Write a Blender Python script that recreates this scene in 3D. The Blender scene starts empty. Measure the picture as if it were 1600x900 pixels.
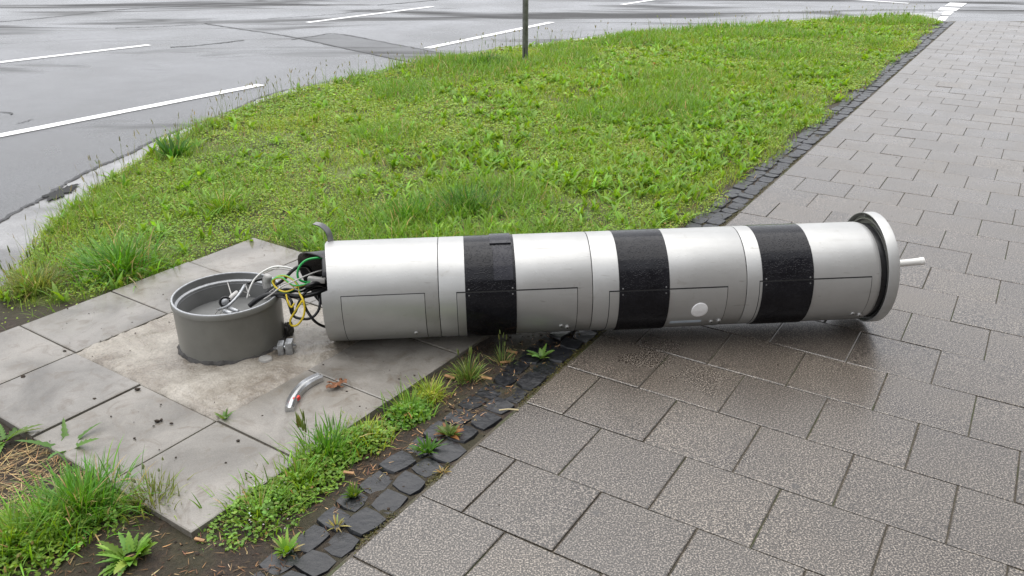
import bpy, bmesh, math, random
import numpy as np
from mathutils import Vector, Matrix

# ------------------------------------------------------------------ camera, sky, sun, exposure
S = bpy.context.scene
C = S.collection
CAM_H = 1.571; PITCH = math.radians(24.504); FPX = 1281.7
cam = bpy.data.cameras.new('camera'); camo = bpy.data.objects.new('camera', cam); C.objects.link(camo)
camo.location = (0, 0, CAM_H); camo.rotation_euler = (math.pi/2 - PITCH, 0, 0)
cam.sensor_width = 36.0; cam.lens = FPX/1600*36; cam.clip_start = 0.05; cam.clip_end = 2000
S.camera = camo

SUN_EL = math.radians(76); SUN_AZ = math.radians(-25)      # azimuth from +Y towards +X
w = bpy.data.worlds.new('World'); S.world = w; w.use_nodes = True
wn = w.node_tree; wn.nodes.clear()
sky = wn.nodes.new('ShaderNodeTexSky'); sky.sky_type = 'NISHITA'; sky.sun_disc = False
sky.sun_elevation = SUN_EL; sky.sun_rotation = SUN_AZ; sky.air_density = 1.0; sky.dust_density = 4.0
hs = wn.nodes.new('ShaderNodeHueSaturation'); hs.inputs['Saturation'].default_value = 0.12
cloud = wn.nodes.new('ShaderNodeMix'); cloud.data_type = 'RGBA'; cloud.inputs[0].default_value = 0.72
cloud.inputs[7].default_value = (7.9, 8.1, 8.6, 1)          # even cloud cover over the clear sky
bg = wn.nodes.new('ShaderNodeBackground'); bg.inputs['Strength'].default_value = 0.12
wo = wn.nodes.new('ShaderNodeOutputWorld')
wn.links.new(sky.outputs[0], hs.inputs['Color']); wn.links.new(hs.outputs[0], cloud.inputs[6])
wn.links.new(cloud.outputs[2], bg.inputs['Color']); wn.links.new(bg.outputs[0], wo.inputs['Surface'])
sl = bpy.data.lights.new('sun', 'SUN'); sl.energy = 1.5; sl.angle = math.radians(75); sl.color = (1, .97, .93)
so = bpy.data.objects.new('sun', sl); C.objects.link(so)
sd = Vector((math.sin(SUN_AZ)*math.cos(SUN_EL), math.cos(SUN_AZ)*math.cos(SUN_EL), math.sin(SUN_EL)))
so.rotation_euler = sd.to_track_quat('Z', 'Y').to_euler(); so.location = sd*20
S.view_settings.view_transform = 'Standard'; S.view_settings.look = 'None'
S.view_settings.exposure = 0.74; S.view_settings.gamma = 1.0; S.view_settings.use_curve_mapping = False
S.render.engine = 'CYCLES'

# ------------------------------------------------------------------ helpers
rng = np.random.default_rng(7); random.seed(7)
sp, cp = math.sin(PITCH), math.cos(PITCH)
def raydir(px, py):
    x = (px-800)/FPX; y = -(py-450)/FPX
    return Vector((x, cp+y*sp, -sp+y*cp))
def at(px, py, z=0.0):                    # where a sight line meets the level z
    d = raydir(px, py); k = (z-CAM_H)/d.z
    return Vector((d.x*k, d.y*k, z))
def atY(px, py, Y):                       # where a sight line meets the upright plane y = Y
    d = raydir(px, py); k = Y/d.y
    return Vector((d.x*k, Y, CAM_H+d.z*k))

def obj(name, verts, faces, mat=None, parent=None, smooth=False):
    me = bpy.data.meshes.new(name); me.from_pydata([tuple(v) for v in verts], [], [tuple(f) for f in faces]); me.update()
    if smooth:
        me.polygons.foreach_set('use_smooth', [True]*len(me.polygons))
    if mat: me.materials.append(mat)
    return link(name, me, parent)
def link(name, me, parent=None):
    o = bpy.data.objects.new(name, me); C.objects.link(o)
    if parent is not None:
        o.parent = parent
        o.matrix_parent_inverse = parent_inv(parent)
    return o
def parent_inv(p):
    m = p.matrix_basis.copy(); q = p.parent
    while q is not None:
        m = q.matrix_basis @ q.matrix_parent_inverse.inverted().inverted() @ m if False else m
        q = q.parent
    return world_of(p).inverted()
def world_of(p):
    m = p.matrix_basis.copy()
    if p.parent is not None:
        m = world_of(p.parent) @ p.matrix_parent_inverse @ m
    return m
def empty(name, loc, label, cat, group=None):
    o = bpy.data.objects.new(name, None); C.objects.link(o); o.location = loc; o.empty_display_size = .1
    return tag(o, label, cat, group)
def tag(o, label=None, cat=None, group=None, kind=None):
    if label: o['label'] = label
    if cat: o['category'] = cat
    if group: o['group'] = group
    if kind: o['kind'] = kind
    return o
def sharp(o, ang=40):
    o.data.polygons.foreach_set('use_smooth', [True]*len(o.data.polygons))
    try: o.data.set_sharp_from_angle(angle=math.radians(ang))
    except Exception: pass
    return o

def spline(pts, n=8):
    P = [Vector(p) for p in pts]; P = [P[0]*2-P[1]]+P+[P[-1]*2-P[-2]]; out = []
    for i in range(1, len(P)-2):
        a, b, c, d = P[i-1:i+3]
        for k in range(n):
            t = k/n
            out.append(.5*((2*b)+(c-a)*t+(2*a-5*b+4*c-d)*t*t+(3*b-a-3*c+d)*t**3))
    out.append(P[-2]); return out
def tube_data(path, r, seg=10, cap=True):
    V = []; F = []; n = len(path); N = None
    for i, p in enumerate(path):
        t = (path[min(i+1, n-1)]-path[max(i-1, 0)]).normalized()
        if N is None:
            N = t.orthogonal().normalized()
        N = (N-t*N.dot(t)).normalized(); B = t.cross(N)
        rr = r(i/(n-1)) if callable(r) else r
        for k in range(seg):
            a = 2*math.pi*k/seg; V.append(p+(N*math.cos(a)+B*math.sin(a))*rr)
    for i in range(n-1):
        for k in range(seg):
            k2 = (k+1) % seg
            F.append((i*seg+k, i*seg+k2, (i+1)*seg+k2, (i+1)*seg+k))
    if cap:
        F.append(tuple(range(seg-1, -1, -1))); F.append(tuple((n-1)*seg+k for k in range(seg)))
    return V, F
def box_data(cx, cy, cz, sx, sy, sz, rot=None, bev=0.0):
    bm = bmesh.new(); bmesh.ops.create_cube(bm, size=1)
    bmesh.ops.scale(bm, vec=(sx, sy, sz), verts=bm.verts)
    if bev: bmesh.ops.bevel(bm, geom=bm.edges[:], offset=bev, segments=2, affect='EDGES', profile=.6)
    M = Matrix.Translation((cx, cy, cz)) @ (rot.to_4x4() if rot is not None else Matrix.Identity(4))
    bm.transform(M); bm.verts.index_update()
    V = [v.co.copy() for v in bm.verts]; F = [[v.index for v in f.verts] for f in bm.faces]; bm.free(); return V, F
def merge(*ds):
    V = []; F = []
    for v, f in ds:
        o = len(V); V += list(v); F += [tuple(i+o for i in q) for q in f]
    return V, F

# ------------------------------------------------------------------ materials
def mat(name):
    m = bpy.data.materials.new(name); m.use_nodes = True
    return m, m.node_tree.nodes, m.node_tree.links, m.node_tree.nodes['Principled BSDF']
def nd(N, t, **kw):
    n = N.new(t)
    for k, v in kw.items():
        if k.startswith('i_'):
            key = k[2:]; key = int(key) if key.isdigit() else key.replace('_', ' ')
            n.inputs[key].default_value = v
        else: setattr(n, k, v)
    return n
def ramp(N, L, src, stops):
    r = N.new('ShaderNodeValToRGB'); e = r.color_ramp.elements
    while len(e) < len(stops): e.new(.5)
    for q, (p, c) in zip(e, stops):
        q.position = p; q.color = tuple(c)+(1,) if len(c) == 3 else c
    L.new(src, r.inputs[0]); return r.outputs[0]
def g3(v, a=1.0, b=1.0, c=1.0): return (v*a, v*b, v*c)
def noise(N, L, vec, scale, detail=4, rough=.55, dist=0.0):
    n = nd(N, 'ShaderNodeTexNoise', i_Scale=scale, i_Detail=detail, i_Roughness=rough, i_Distortion=dist)
    L.new(vec, n.inputs['Vector']); return n.outputs['Fac']
def mixc(N, L, fac, a, b, mode='MIX'):
    n = N.new('ShaderNodeMix'); n.data_type = 'RGBA'; n.blend_type = mode
    if isinstance(fac, (int, float)): n.inputs[0].default_value = fac
    else: L.new(fac, n.inputs[0])
    for i, v in ((6, a), (7, b)):
        if isinstance(v, tuple): n.inputs[i].default_value = v+(1,) if len(v) == 3 else v
        else: L.new(v, n.inputs[i])
    return n.outputs[2]
def mrange(N, L, src, a, b, c, d):
    n = nd(N, 'ShaderNodeMapRange'); L.new(src, n.inputs[0])
    for i, v in enumerate((a, b, c, d)): n.inputs[i+1].default_value = v
    return n.outputs[0]
def bump(N, L, B, h, strength, dist=.01, prev=None):
    b = nd(N, 'ShaderNodeBump', i_Strength=strength, i_Distance=dist); L.new(h, b.inputs['Height'])
    if prev is not None: L.new(prev, b.inputs['Normal'])
    if B is not None: L.new(b.outputs[0], B.inputs['Normal'])
    return b.outputs[0]
def wpos(N): return N.new('ShaderNodeNewGeometry').outputs['Position']

def m_paver():
    m, N, L, B = mat('paver_stone'); P = wpos(N)
    oi = N.new('ShaderNodeObjectInfo')
    n1 = noise(N, L, P, 205, 2, .6)
    c = ramp(N, L, n1, [(.36, (.008, .006, .005)), (.46, (.043, .036, .029)), (.54, (.092, .079, .066)), (.64, (.31, .275, .238))])
    big = noise(N, L, P, 2.3, 5, .6)
    c = mixc(N, L, 1.0, c, ramp(N, L, big, [(.3, (.86, .85, .85)), (.7, (1.06, 1.04, 1.0))]), 'MULTIPLY')
    c = mixc(N, L, 1.0, c, ramp(N, L, oi.outputs['Random'], [(0, (.88, .88, .89)), (.5, (.99, .985, .98)), (1, (1.1, 1.09, 1.07))]), 'MULTIPLY')
    sv = nd(N, 'ShaderNodeTexVoronoi', i_Scale=3.1, i_Randomness=1.0); L.new(P, sv.inputs['Vector'])
    c = mixc(N, L, ramp(N, L, sv.outputs['Distance'], [(.035, (.75, .75, .75)), (.06, (0, 0, 0))]), c, (.035, .032, .03))
    st = noise(N, L, P, 6.5, 5, .7, 1.0)
    c = mixc(N, L, ramp(N, L, st, [(.56, (0, 0, 0)), (.74, (.4, .4, .4))]), c, (.055, .047, .038))
    L.new(c, B.inputs['Base Color'])
    L.new(mrange(N, L, big, .3, .7, .24, .36), B.inputs['Roughness'])
    b = bump(N, L, None, n1, .09, .0015); bump(N, L, B, noise(N, L, P, 28, 3), .05, .006, b)
    B.inputs['Specular IOR Level'].default_value = .72
    return m
def m_slab():
    m, N, L, B = mat('slab_concrete'); P = wpos(N); oi = N.new('ShaderNodeObjectInfo')
    a = noise(N, L, P, 3.2, 6, .6, .6); f = noise(N, L, P, 240, 3, .6)
    c = ramp(N, L, a, [(.28, (.12, .112, .10)), (.48, (.215, .205, .187)), (.7, (.30, .285, .262))])
    c = mixc(N, L, .35, c, ramp(N, L, f, [(.3, (.14, .13, .12)), (.7, (.46, .44, .41))]), 'OVERLAY')
    st = noise(N, L, P, 11, 5, .65, 1.2)
    c = mixc(N, L, ramp(N, L, st, [(.52, (0, 0, 0)), (.70, (.8, .8, .8))]), c, (.125, .105, .082))
    c = mixc(N, L, 1.0, c, ramp(N, L, oi.outputs['Random'], [(0, (.86, .86, .87)), (1, (1.08, 1.06, 1.03))]), 'MULTIPLY')
    L.new(c, B.inputs['Base Color'])
    wet = noise(N, L, P, 2.1, 4, .5, .3)
    L.new(mrange(N, L, wet, .38, .66, .10, .36), B.inputs['Roughness'])
    b = bump(N, L, None, f, .16, .0015); bump(N, L, B, noise(N, L, P, 14, 3), .06, .006, b)
    return m
def m_infill():
    m, N, L, B = mat('rough_concrete'); P = wpos(N)
    a = noise(N, L, P, 5, 6, .65, .8); f = noise(N, L, P, 130, 4, .7)
    c = ramp(N, L, a, [(.3, (.15, .125, .098)), (.5, (.27, .245, .21)), (.72, (.38, .355, .315))])
    c = mixc(N, L, .5, c, ramp(N, L, f, [(.28, (.07, .06, .05)), (.5, (.45, .44, .42)), (.75, (.75, .73, .70))]), 'OVERLAY')
    L.new(c, B.inputs['Base Color'])
    L.new(mrange(N, L, a, .35, .65, .16, .5), B.inputs['Roughness'])
    b = bump(N, L, None, f, .6, .004); bump(N, L, B, noise(N, L, P, 22, 5, .65), .5, .012, b)
    return m
def m_joint():
    m, N, L, B = mat('joint_sand'); P = wpos(N)
    a = noise(N, L, P, 4, 4); f = noise(N, L, P, 160, 4, .7)
    c = ramp(N, L, f, [(.3, (.035, .029, .021)), (.6, (.10, .085, .062)), (.8, (.20, .17, .13))])
    c = mixc(N, L, ramp(N, L, a, [(.5, (0, 0, 0)), (.62, (.7, .7, .7))]), c, (.045, .062, .016))
    L.new(c, B.inputs['Base Color']); B.inputs['Roughness'].default_value = .8
    bump(N, L, B, f, .8, .006); return m
def m_sett():
    m, N, L, B = mat('wet_basalt'); P = wpos(N); oi = N.new('ShaderNodeObjectInfo')
    f = noise(N, L, P, 60, 5, .65)
    c = ramp(N, L, f, [(.3, (.004, .0045, .006)), (.6, (.011, .012, .015)), (.85, (.03, .031, .035))])
    c = mixc(N, L, 1.0, c, ramp(N, L, oi.outputs['Random'], [(0, (.7, .7, .72)), (1, (1.35, 1.33, 1.3))]), 'MULTIPLY')
    L.new(c, B.inputs['Base Color'])
    L.new(mrange(N, L, f, .3, .7, .28, .5), B.inputs['Roughness'])
    b = bump(N, L, None, f, .4, .003); bump(N, L, B, noise(N, L, P, 17, 3), .5, .012, b); return m
def m_soil():
    m, N, L, B = mat('wet_soil'); P = wpos(N)
    f = noise(N, L, P, 70, 6, .7); a = noise(N, L, P, 6, 4)
    c = ramp(N, L, f, [(.3, (.012, .008, .005)), (.55, (.040, .026, .016)), (.8, (.11, .075, .045))])
    c = mixc(N, L, ramp(N, L, a, [(.42, (0, 0, 0)), (.6, (.4, .4, .4))]), c, (.045, .048, .015))
    av = N.new('ShaderNodeAttribute'); av.attribute_name = 'moss'
    c = mixc(N, L, av.outputs['Fac'], c, ramp(N, L, f, [(.3, (.045, .060, .014)), (.5, (.12, .15, .032)), (.75, (.22, .25, .06))]))
    L.new(c, B.inputs['Base Color']); B.inputs['Roughness'].default_value = .75
    bump(N, L, B, f, 1.0, .015); return m
def m_asphalt(name='asphalt', dark=1.0, r0=.16, r1=.62):
    m, N, L, B = mat(name); P = wpos(N)
    f = noise(N, L, P, 150, 3, .7)
    c = ramp(N, L, f, [(.3, g3(.016*dark)), (.55, g3(.045*dark)), (.75, g3(.13*dark))])
    big = noise(N, L, P, .55, 5, .6)
    c = mixc(N, L, 1.0, c, ramp(N, L, big, [(.3, (.8, .8, .82)), (.7, (1.25, 1.24, 1.22))]), 'MULTIPLY')
    L.new(c, B.inputs['Base Color'])
    # the wet film lies in long streaks along the lanes; drier wheel tracks between
    mp = nd(N, 'ShaderNodeMapping'); mp.inputs['Rotation'].default_value = (0, 0, math.radians(-14)); mp.inputs['Scale'].default_value = (.21, .85, 1)
    L.new(P, mp.inputs['Vector'])
    st = noise(N, L, mp.outputs[0], 1.0, 4, .55, .9)
    sy = nd(N, 'ShaderNodeSeparateXYZ'); L.new(P, sy.inputs[0])
    far = mrange(N, L, sy.outputs['Y'], 8.0, 15.0, 0.0, .125)
    ad = nd(N, 'ShaderNodeMath', operation='ADD'); L.new(st, ad.inputs[0]); L.new(far, ad.inputs[1])
    dry = mrange(N, L, ad.outputs[0], .60, .75, 0, 1)
    ro = nd(N, 'ShaderNodeMapRange'); L.new(dry, ro.inputs[0]); L.new(mrange(N, L, big, .32, .66, r0-.03, r0+.14), ro.inputs[3]); ro.inputs[4].default_value = r1
    L.new(ro.outputs[0], B.inputs['Roughness'])
    sp_ = mrange(N, L, dry, 0, 1, .64, .12); L.new(sp_, B.inputs['Specular IOR Level'])
    bump(N, L, B, f, .5, .004); return m
def m_gutter():
    m, N, L, B = mat('wet_gutter_concrete'); P = wpos(N)
    f = noise(N, L, P, 120, 4, .7); a = noise(N, L, P, 2.2, 5, .6, .5)
    c = ramp(N, L, a, [(.35, (.10, .097, .094)), (.65, (.24, .235, .23))])
    c = mixc(N, L, .5, c, ramp(N, L, f, [(.3, (.2, .2, .2)), (.7, (.7, .7, .7))]), 'OVERLAY')
    L.new(c, B.inputs['Base Color']); L.new(mrange(N, L, a, .35, .6, .32, .08), B.inputs['Roughness'])
    bump(N, L, B, f, .06, .002); return m
def m_paint():
    m, N, L, B = mat('road_paint'); P = wpos(N)
    f = noise(N, L, P, 90, 4, .7); a = noise(N, L, P, 7, 4)
    c = ramp(N, L, f, [(.25, (.35, .35, .35)), (.42, (.78, .78, .77)), (.8, (.86, .86, .85))])
    L.new(c, B.inputs['Base Color']); L.new(mrange(N, L, a, .3, .7, .3, .5), B.inputs['Roughness']); return m
def m_plain(name, col, rough=.5, metal=0.0, spec=.5, var=.0, scale=40, bmp=0.0, coat=0.0):
    m, N, L, B = mat(name)
    B.inputs['Roughness'].default_value = rough; B.inputs['Metallic'].default_value = metal
    B.inputs['Specular IOR Level'].default_value = spec; B.inputs['Coat Weight'].default_value = coat
    if var or bmp:
        P = wpos(N); f = noise(N, L, P, scale, 5, .6)
        if var:
            L.new(ramp(N, L, f, [(.3, g3(1, *[c*(1-var) for c in col])), (.7, g3(1, *[c*(1+var) for c in col]))]), B.inputs['Base Color'])
            L.new(mrange(N, L, f, .3, .7, rough*.8, min(1, rough*1.25)), B.inputs['Roughness'])
        else: B.inputs['Base Color'].default_value = (*col, 1)
        if bmp: bump(N, L, B, f, bmp, .004)
    else: B.inputs['Base Color'].default_value = (*col, 1)
    return m
def drops(N, L, P, scale, thr):
    v = nd(N, 'ShaderNodeTexVoronoi', i_Scale=scale, i_Randomness=1.0); L.new(P, v.inputs['Vector'])
    sz = N.new('ShaderNodeSeparateColor'); L.new(v.outputs['Color'], sz.inputs[0])
    mul = nd(N, 'ShaderNodeMath', operation='MULTIPLY'); L.new(sz.outputs[0], mul.inputs[0]); mul.inputs[1].default_value = thr
    sub = nd(N, 'ShaderNodeMath', operation='SUBTRACT'); L.new(mul.outputs[0], sub.inputs[0]); L.new(v.outputs['Distance'], sub.inputs[1])
    return mrange(N, L, sub.outputs[0], 0, .16, 0, 1)
def m_silver():
    m, N, L, B = mat('silver_grey_paint'); P = wpos(N)
    f = noise(N, L, P, 8, 5, .6); d = drops(N, L, P, 85, .42)
    mp = nd(N, 'ShaderNodeMapping'); mp.inputs['Scale'].default_value = (3, 30, 30); L.new(P, mp.inputs['Vector'])
    stk = noise(N, L, mp.outputs[0], 1.0, 5, .6)
    c = ramp(N, L, f, [(.3, (.395, .395, .385)), (.7, (.45, .45, .44))])
    c = mixc(N, L, ramp(N, L, stk, [(.58, (0, 0, 0)), (.8, (.35, .35, .35))]), c, (.30, .29, .26))
    mp2 = nd(N, 'ShaderNodeMapping'); mp2.inputs['Scale'].default_value = (9, 140, 60); mp2.inputs['Rotation'].default_value = (0, .25, .4); L.new(P, mp2.inputs['Vector'])
    scr = noise(N, L, mp2.outputs[0], 1.0, 2, .5)
    c = mixc(N, L, ramp(N, L, scr, [(.70, (0, 0, 0)), (.74, (.45, .45, .45))]), c, (.22, .21, .19))
    mud = noise(N, L, P, 19, 6, .72, .6)
    c = mixc(N, L, ramp(N, L, mud, [(.60, (0, 0, 0)), (.80, (.5, .5, .5))]), c, (.20, .17, .13))
    L.new(c, B.inputs['Base Color'])
    B.inputs['Metallic'].default_value = .48
    L.new(mrange(N, L, stk, .3, .7, .36, .46), B.inputs['Roughness'])
    bump(N, L, B, d, .14, .0012); return m
def m_band(name='black_glossy_band', k=1.0):
    m, N, L, B = mat(name); P = wpos(N)
    f = noise(N, L, P, 14, 5, .6); d = drops(N, L, P, 165, .7)
    L.new(ramp(N, L, f, [(.3, (.006*k, .006*k, .008*k)), (.7, (.014*k, .014*k, .017*k))]), B.inputs['Base Color'])
    L.new(mrange(N, L, f, .3, .7, .10, .24), B.inputs['Roughness']); B.inputs['Specular IOR Level'].default_value = .22
    bump(N, L, B, d, .6, .0018); return m
def m_veg(name='foliage', tr=.35, rough=.42):
    m, N, L, B = mat(name)
    a = N.new('ShaderNodeAttribute'); a.attribute_name = 'col'
    L.new(a.outputs['Color'], B.inputs['Base Color']); B.inputs['Roughness'].default_value = rough; B.inputs['Specular IOR Level'].default_value = .35
    t = N.new('ShaderNodeBsdfTranslucent'); hsv = nd(N, 'ShaderNodeHueSaturation', i_Hue=.487, i_Saturation=1.1, i_Value=1.35); L.new(a.outputs['Color'], hsv.inputs['Color']); L.new(hsv.outputs[0], t.inputs['Color'])
    x = N.new('ShaderNodeMixShader'); x.inputs[0].default_value = tr
    L.new(B.outputs[0], x.inputs[1]); L.new(t.outputs[0], x.inputs[2]); L.new(x.outputs[0], N['Material Output'].inputs['Surface']); return m

M = dict(paver=m_paver(), slab=m_slab(), infill=m_infill(), joint=m_joint(), sett=m_sett(), soil=m_soil(), asphalt=m_asphalt(),
    patch=m_asphalt('asphalt_patch', .5, .31, .7), gutter=m_gutter(), paint=m_paint(), silver=m_silver(), band=m_band(), band2=m_band('charcoal_tape', 2.6), veg=m_veg(),
    dry=m_veg('dry_litter', .1, .7),
    pipe=m_plain('dark_grey_coating', (.172, .170, .154), .36, 0, .5, .14, 9, .03),
    pipe_in=m_plain('pipe_lining', (.15, .152, .148), .42, 0, .5, .15, 12),
    bitumen=m_plain('bitumen_seal', (.045, .042, .039), .6, 0, .4, .5, 60, .9),
    rubber=m_plain('black_cable_sheath', (.009, .009, .010), .34, 0, .45),
    liner=m_plain('black_plastic', (.010, .010, .011), .30, 0, .4, .3, 30),
    white=m_plain('white_plastic', (.72, .71, .68), .35), yellow=m_plain('yellow_wire', (.62, .46, .02), .35),
    green=m_plain('green_wire', (.02, .33, .07), .35), greyw=m_plain('grey_wire', (.42, .41, .39), .4),
    chrome=m_plain('bright_aluminium', (.58, .59, .60), .27, .9), zinc=m_plain('zinc_plated_steel', (.36, .37, .38), .42, .6, .5, .25, 80),
    gap=m_plain('dark_gap', (.012, .012, .012), .7), post=m_plain('weathered_galvanised_steel', (.13, .13, .12), .5, .4, .5, .4, 22, .15),
    red=m_plain('red_reflector', (.65, .03, .02), .25), label=m_plain('pale_blue_label', (.52, .60, .68), .3), stick=m_plain('white_sticker', (.93, .93, .93), .45, 0, .5, .05, 60),
    chip=m_plain('wood_chip', (.34, .19, .09), .6, 0, .4, .3, 70), straw=m_plain('straw', (.50, .42, .24), .6), stain=m_plain('dark_drain_stain', (.02, .02, .02), .75, 0, .3), tar=m_plain('tar_seam', (.011, .011, .012), .5), crumb=m_plain('dark_crumb', (.034, .024, .017), .8, 0, .3, .5, 40), leafdry=m_plain('dry_brown_leaf', (.17, .07, .03), .6, 0, .4, .4, 70),
    disc=m_plain('pale_concrete_disc', (.30, .29, .27), .5, 0, .5, .2, 60), puddle=m_plain('puddle_water', (.018, .018, .017), .03), strap=m_plain('dull_steel_strap', (.19, .19, .19), .38, .7, .5, .2, 40))

# ------------------------------------------------------------------ value noise for layout
_h = rng.random((256, 256))
def vn(x, y, s, o=0):
    x = np.asarray(x)*s+o*17.3+50; y = np.asarray(y)*s+o*9.1+50
    i = np.floor(x).astype(int); j = np.floor(y).astype(int); fx = x-i; fy = y-j
    fx = fx*fx*(3-2*fx); fy = fy*fy*(3-2*fy)
    a = _h[i % 256, j % 256]; b = _h[(i+1) % 256, j % 256]; c = _h[i % 256, (j+1) % 256]; d = _h[(i+1) % 256, (j+1) % 256]
    return (a*(1-fx)+b*fx)*(1-fy)+(c*(1-fx)+d*fx)*fy
def inside(poly, x, y):
    x = np.asarray(x); y = np.asarray(y); r = np.zeros(x.shape, bool); n = len(poly)
    for i in range(n):
        x0, y0 = poly[i][:2]; x1, y1 = poly[(i+1) % n][:2]
        if y0 == y1: continue
        c = ((y0 > y) != (y1 > y)) & (x < (x1-x0)*(y-y0)/(y1-y0)+x0); r ^= c
    return r

# ------------------------------------------------------------------ ground layout (metres; camera foot at the origin)
PY = math.radians(-32.087); PE = Vector((math.cos(PY), math.sin(PY), 0)); PN = Vector((-PE.y, PE.x, 0)); PO = Vector((.0464, 2.4737, 0))
def pav(u, v, z=0.0): return PO+PE*u+PN*v+Vector((0, 0, z))         # u across from the sett edge, v along it, metres
SA = math.radians(56.2); SPd = Vector((math.cos(SA), math.sin(SA), 0)); SQd = Vector((SPd.y, -SPd.x, 0)); SO = Vector((-1.720, 2.837, 0))
def slb(p, q, z=0.0): return SO+SPd*p+SQd*q+Vector((0, 0, z))
ROAD_Z = -.05; SOIL_Z = -.028
STRIP = .195; END_Y = 13.85

# road: one sheet to the horizon
road = tag(obj('road', [(-600, -600, ROAD_Z), (600, -600, ROAD_Z), (600, 600, ROAD_Z), (-600, 600, ROAD_Z)], [(0, 1, 2, 3)], M['asphalt']), kind='structure')

# grass / gutter / asphalt outlines
kerb = [Vector((-2.0, -4, 0)), Vector((-2.28, .5, 0)), Vector((-2.36, 2.5, 0))]+[at(x, y, SOIL_Z) for x, y in
    [(5, 440), (60, 372), (120, 320), (170, 281), (235, 240), (300, 205), (360, 176), (430, 152), (520, 130), (620, 107), (700, 91), (830, 72), (1000, 53), (1200, 38), (1330, 29), (1420, 25), (1462, 33)]]
gut = [Vector((-2.55, -4, 0)), Vector((-2.75, .5, 0)), Vector((-2.85, 2.4, 0))]+[at(x, y, ROAD_Z) for x, y in
    [(0, 348), (60, 315), (133, 271), (200, 242), (257, 213), (347, 180), (420, 149), (500, 131), (560, 120), (640, 101), (720, 85), (850, 67), (1000, 49), (1200, 34), (1330, 25), (1420, 20), (1475, 18)]]
gp = spline(gut, 6); kp = spline(kerb, 6); ng = min(len(gp), len(kp))
gv = []; gf = []
for i in range(ng):
    a = gp[i]; b = kp[i]; dn = (b-a); dn.z = 0; dn.normalize()
    gv += [Vector((a.x, a.y, ROAD_Z+.004)), Vector((b.x, b.y, ROAD_Z+.012)), Vector((b.x, b.y, SOIL_Z-.004))+dn*.10]
for i in range(ng-1):
    for k in range(2): gf.append((i*3+k, i*3+k+1, i*3+3+k+1, i*3+3+k))
tag(obj('gutter', gv, gf, M['gutter']), kind='structure')
# dark seam between asphalt and gutter
def ribbon(pts, wdt, z):
    V = []; F = []
    for i, p in enumerate(pts):
        t = (pts[min(i+1, len(pts)-1)]-pts[max(i-1, 0)]); t.z = 0; t.normalize(); n = Vector((-t.y, t.x, 0))
        ww = wdt*(.6+.8*random.random())
        V += [Vector((p.x, p.y, z))-n*ww/2, Vector((p.x, p.y, z))+n*ww/2]
    for i in range(len(pts)-1): F.append((2*i, 2*i+1, 2*i+3, 2*i+2))
    return V, F
obj('gutter_seam', *ribbon([p+Vector((random.gauss(0, .006), random.gauss(0, .006), 0)) for p in spline(gut, 18)], .026, ROAD_Z+.009), M['tar'], road)

def quad_px(name, pts, z, m, parent): return obj(name, [at(x, y, z) for x, y in pts], [tuple(range(len(pts)))], m, parent)
def dash(a, b, wd, name='lane_marking'):
    a = at(*a, ROAD_Z+.004); b = at(*b, ROAD_Z+.004); t = (b-a).normalized(); n = Vector((-t.y, t.x, 0))*wd/2; k = max(2, int((b-a).length/.12)); V = []; F = []
    for i in range(k+1):
        p = a.lerp(b, i/k); V += [p-n*(1+random.uniform(-.05, .05)), p+n*(1+random.uniform(-.05, .05))]
    for i in range(k): F.append((2*i, 2*i+1, 2*i+3, 2*i+2))
    obj(name, V, F, M['paint'], road)
dash((-260, 262), (408, 132), .125); dash((667, 75), (862, 34.5), .125); dash((-120, 111), (233, 70), .125); dash((480, 35), (676, 10), .125)
dash((972, 7), (1120, -16), .125); dash((1330, -1), (1420, 5), .12); dash((780, -4), (900, -17), .125)
for q in ([(1453.5, 25.7), (1482.4, 25.7), (1476.8, 32.4), (1450, 31.5)], [(1461.7, 17), (1491, 18.1), (1484.3, 23.8), (1458, 23)], [(1470.3, 11.3), (1500.5, 12.5), (1494, 16.6), (1465, 16)], [(1484, 4), (1511, 5), (1503, 10.2), (1476, 9.4)]):
    quad_px('crossing_block', q, ROAD_Z+.004, M['paint'], road)
quad_px('asphalt_patch', [(457, 58.5), (527, 53), (714, 87), (650, 98.5)], ROAD_Z+.002, M['patch'], road)
def seam(pts, wd, n=14):
    p = [q+Vector((random.gauss(0, .008), random.gauss(0, .008), 0)) for q in spline([at(x, y, ROAD_Z) for x, y in pts], n)]
    obj('tar_seam', *ribbon(p, wd, ROAD_Z+.0035), M['tar'], road)
seam([(320, 37), (400, 49), (457, 58), (550, 78), (650, 99)], .035); seam([(455, 62), (490, 57), (527, 53), (620, 70), (716, 88)], .035)
seam([(-20, 36), (90, 26), (190, 15), (330, 7)], .05); seam([(180, 44), (260, 41), (330, 37)], .03); seam([(265, 74), (310, 71), (380, 63)], .05); seam([(590, 8), (650, 3), (760, -8)], .06); seam([(420, 29), (500, 24), (600, 14)], .03)
seam([(-10, 175), (12, 176), (22, 179)], .02, 6); seam([(25, 194), (40, 190), (52, 186)], .012, 6)
# puddle blotch on the gutter
pc = at(97, 303, ROAD_Z); V = [pc+Vector((0, 0, .0145))]
for k in range(60):
    a = k/60*2*math.pi; r = .62*(.035+.085*vn(math.cos(a)*2, math.sin(a)*2, 1.6, 3)+.045*random.random())*(1+.5*abs(math.cos(a-1.2)))
    V.append(pc+Vector((math.cos(a)*r*.75, math.sin(a)*r*1.5, .0145)))
obj('drain_stain', V, [(0, 1+k, 1+(k+1) % 60) for k in range(60)], M['stain'], road)

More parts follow.
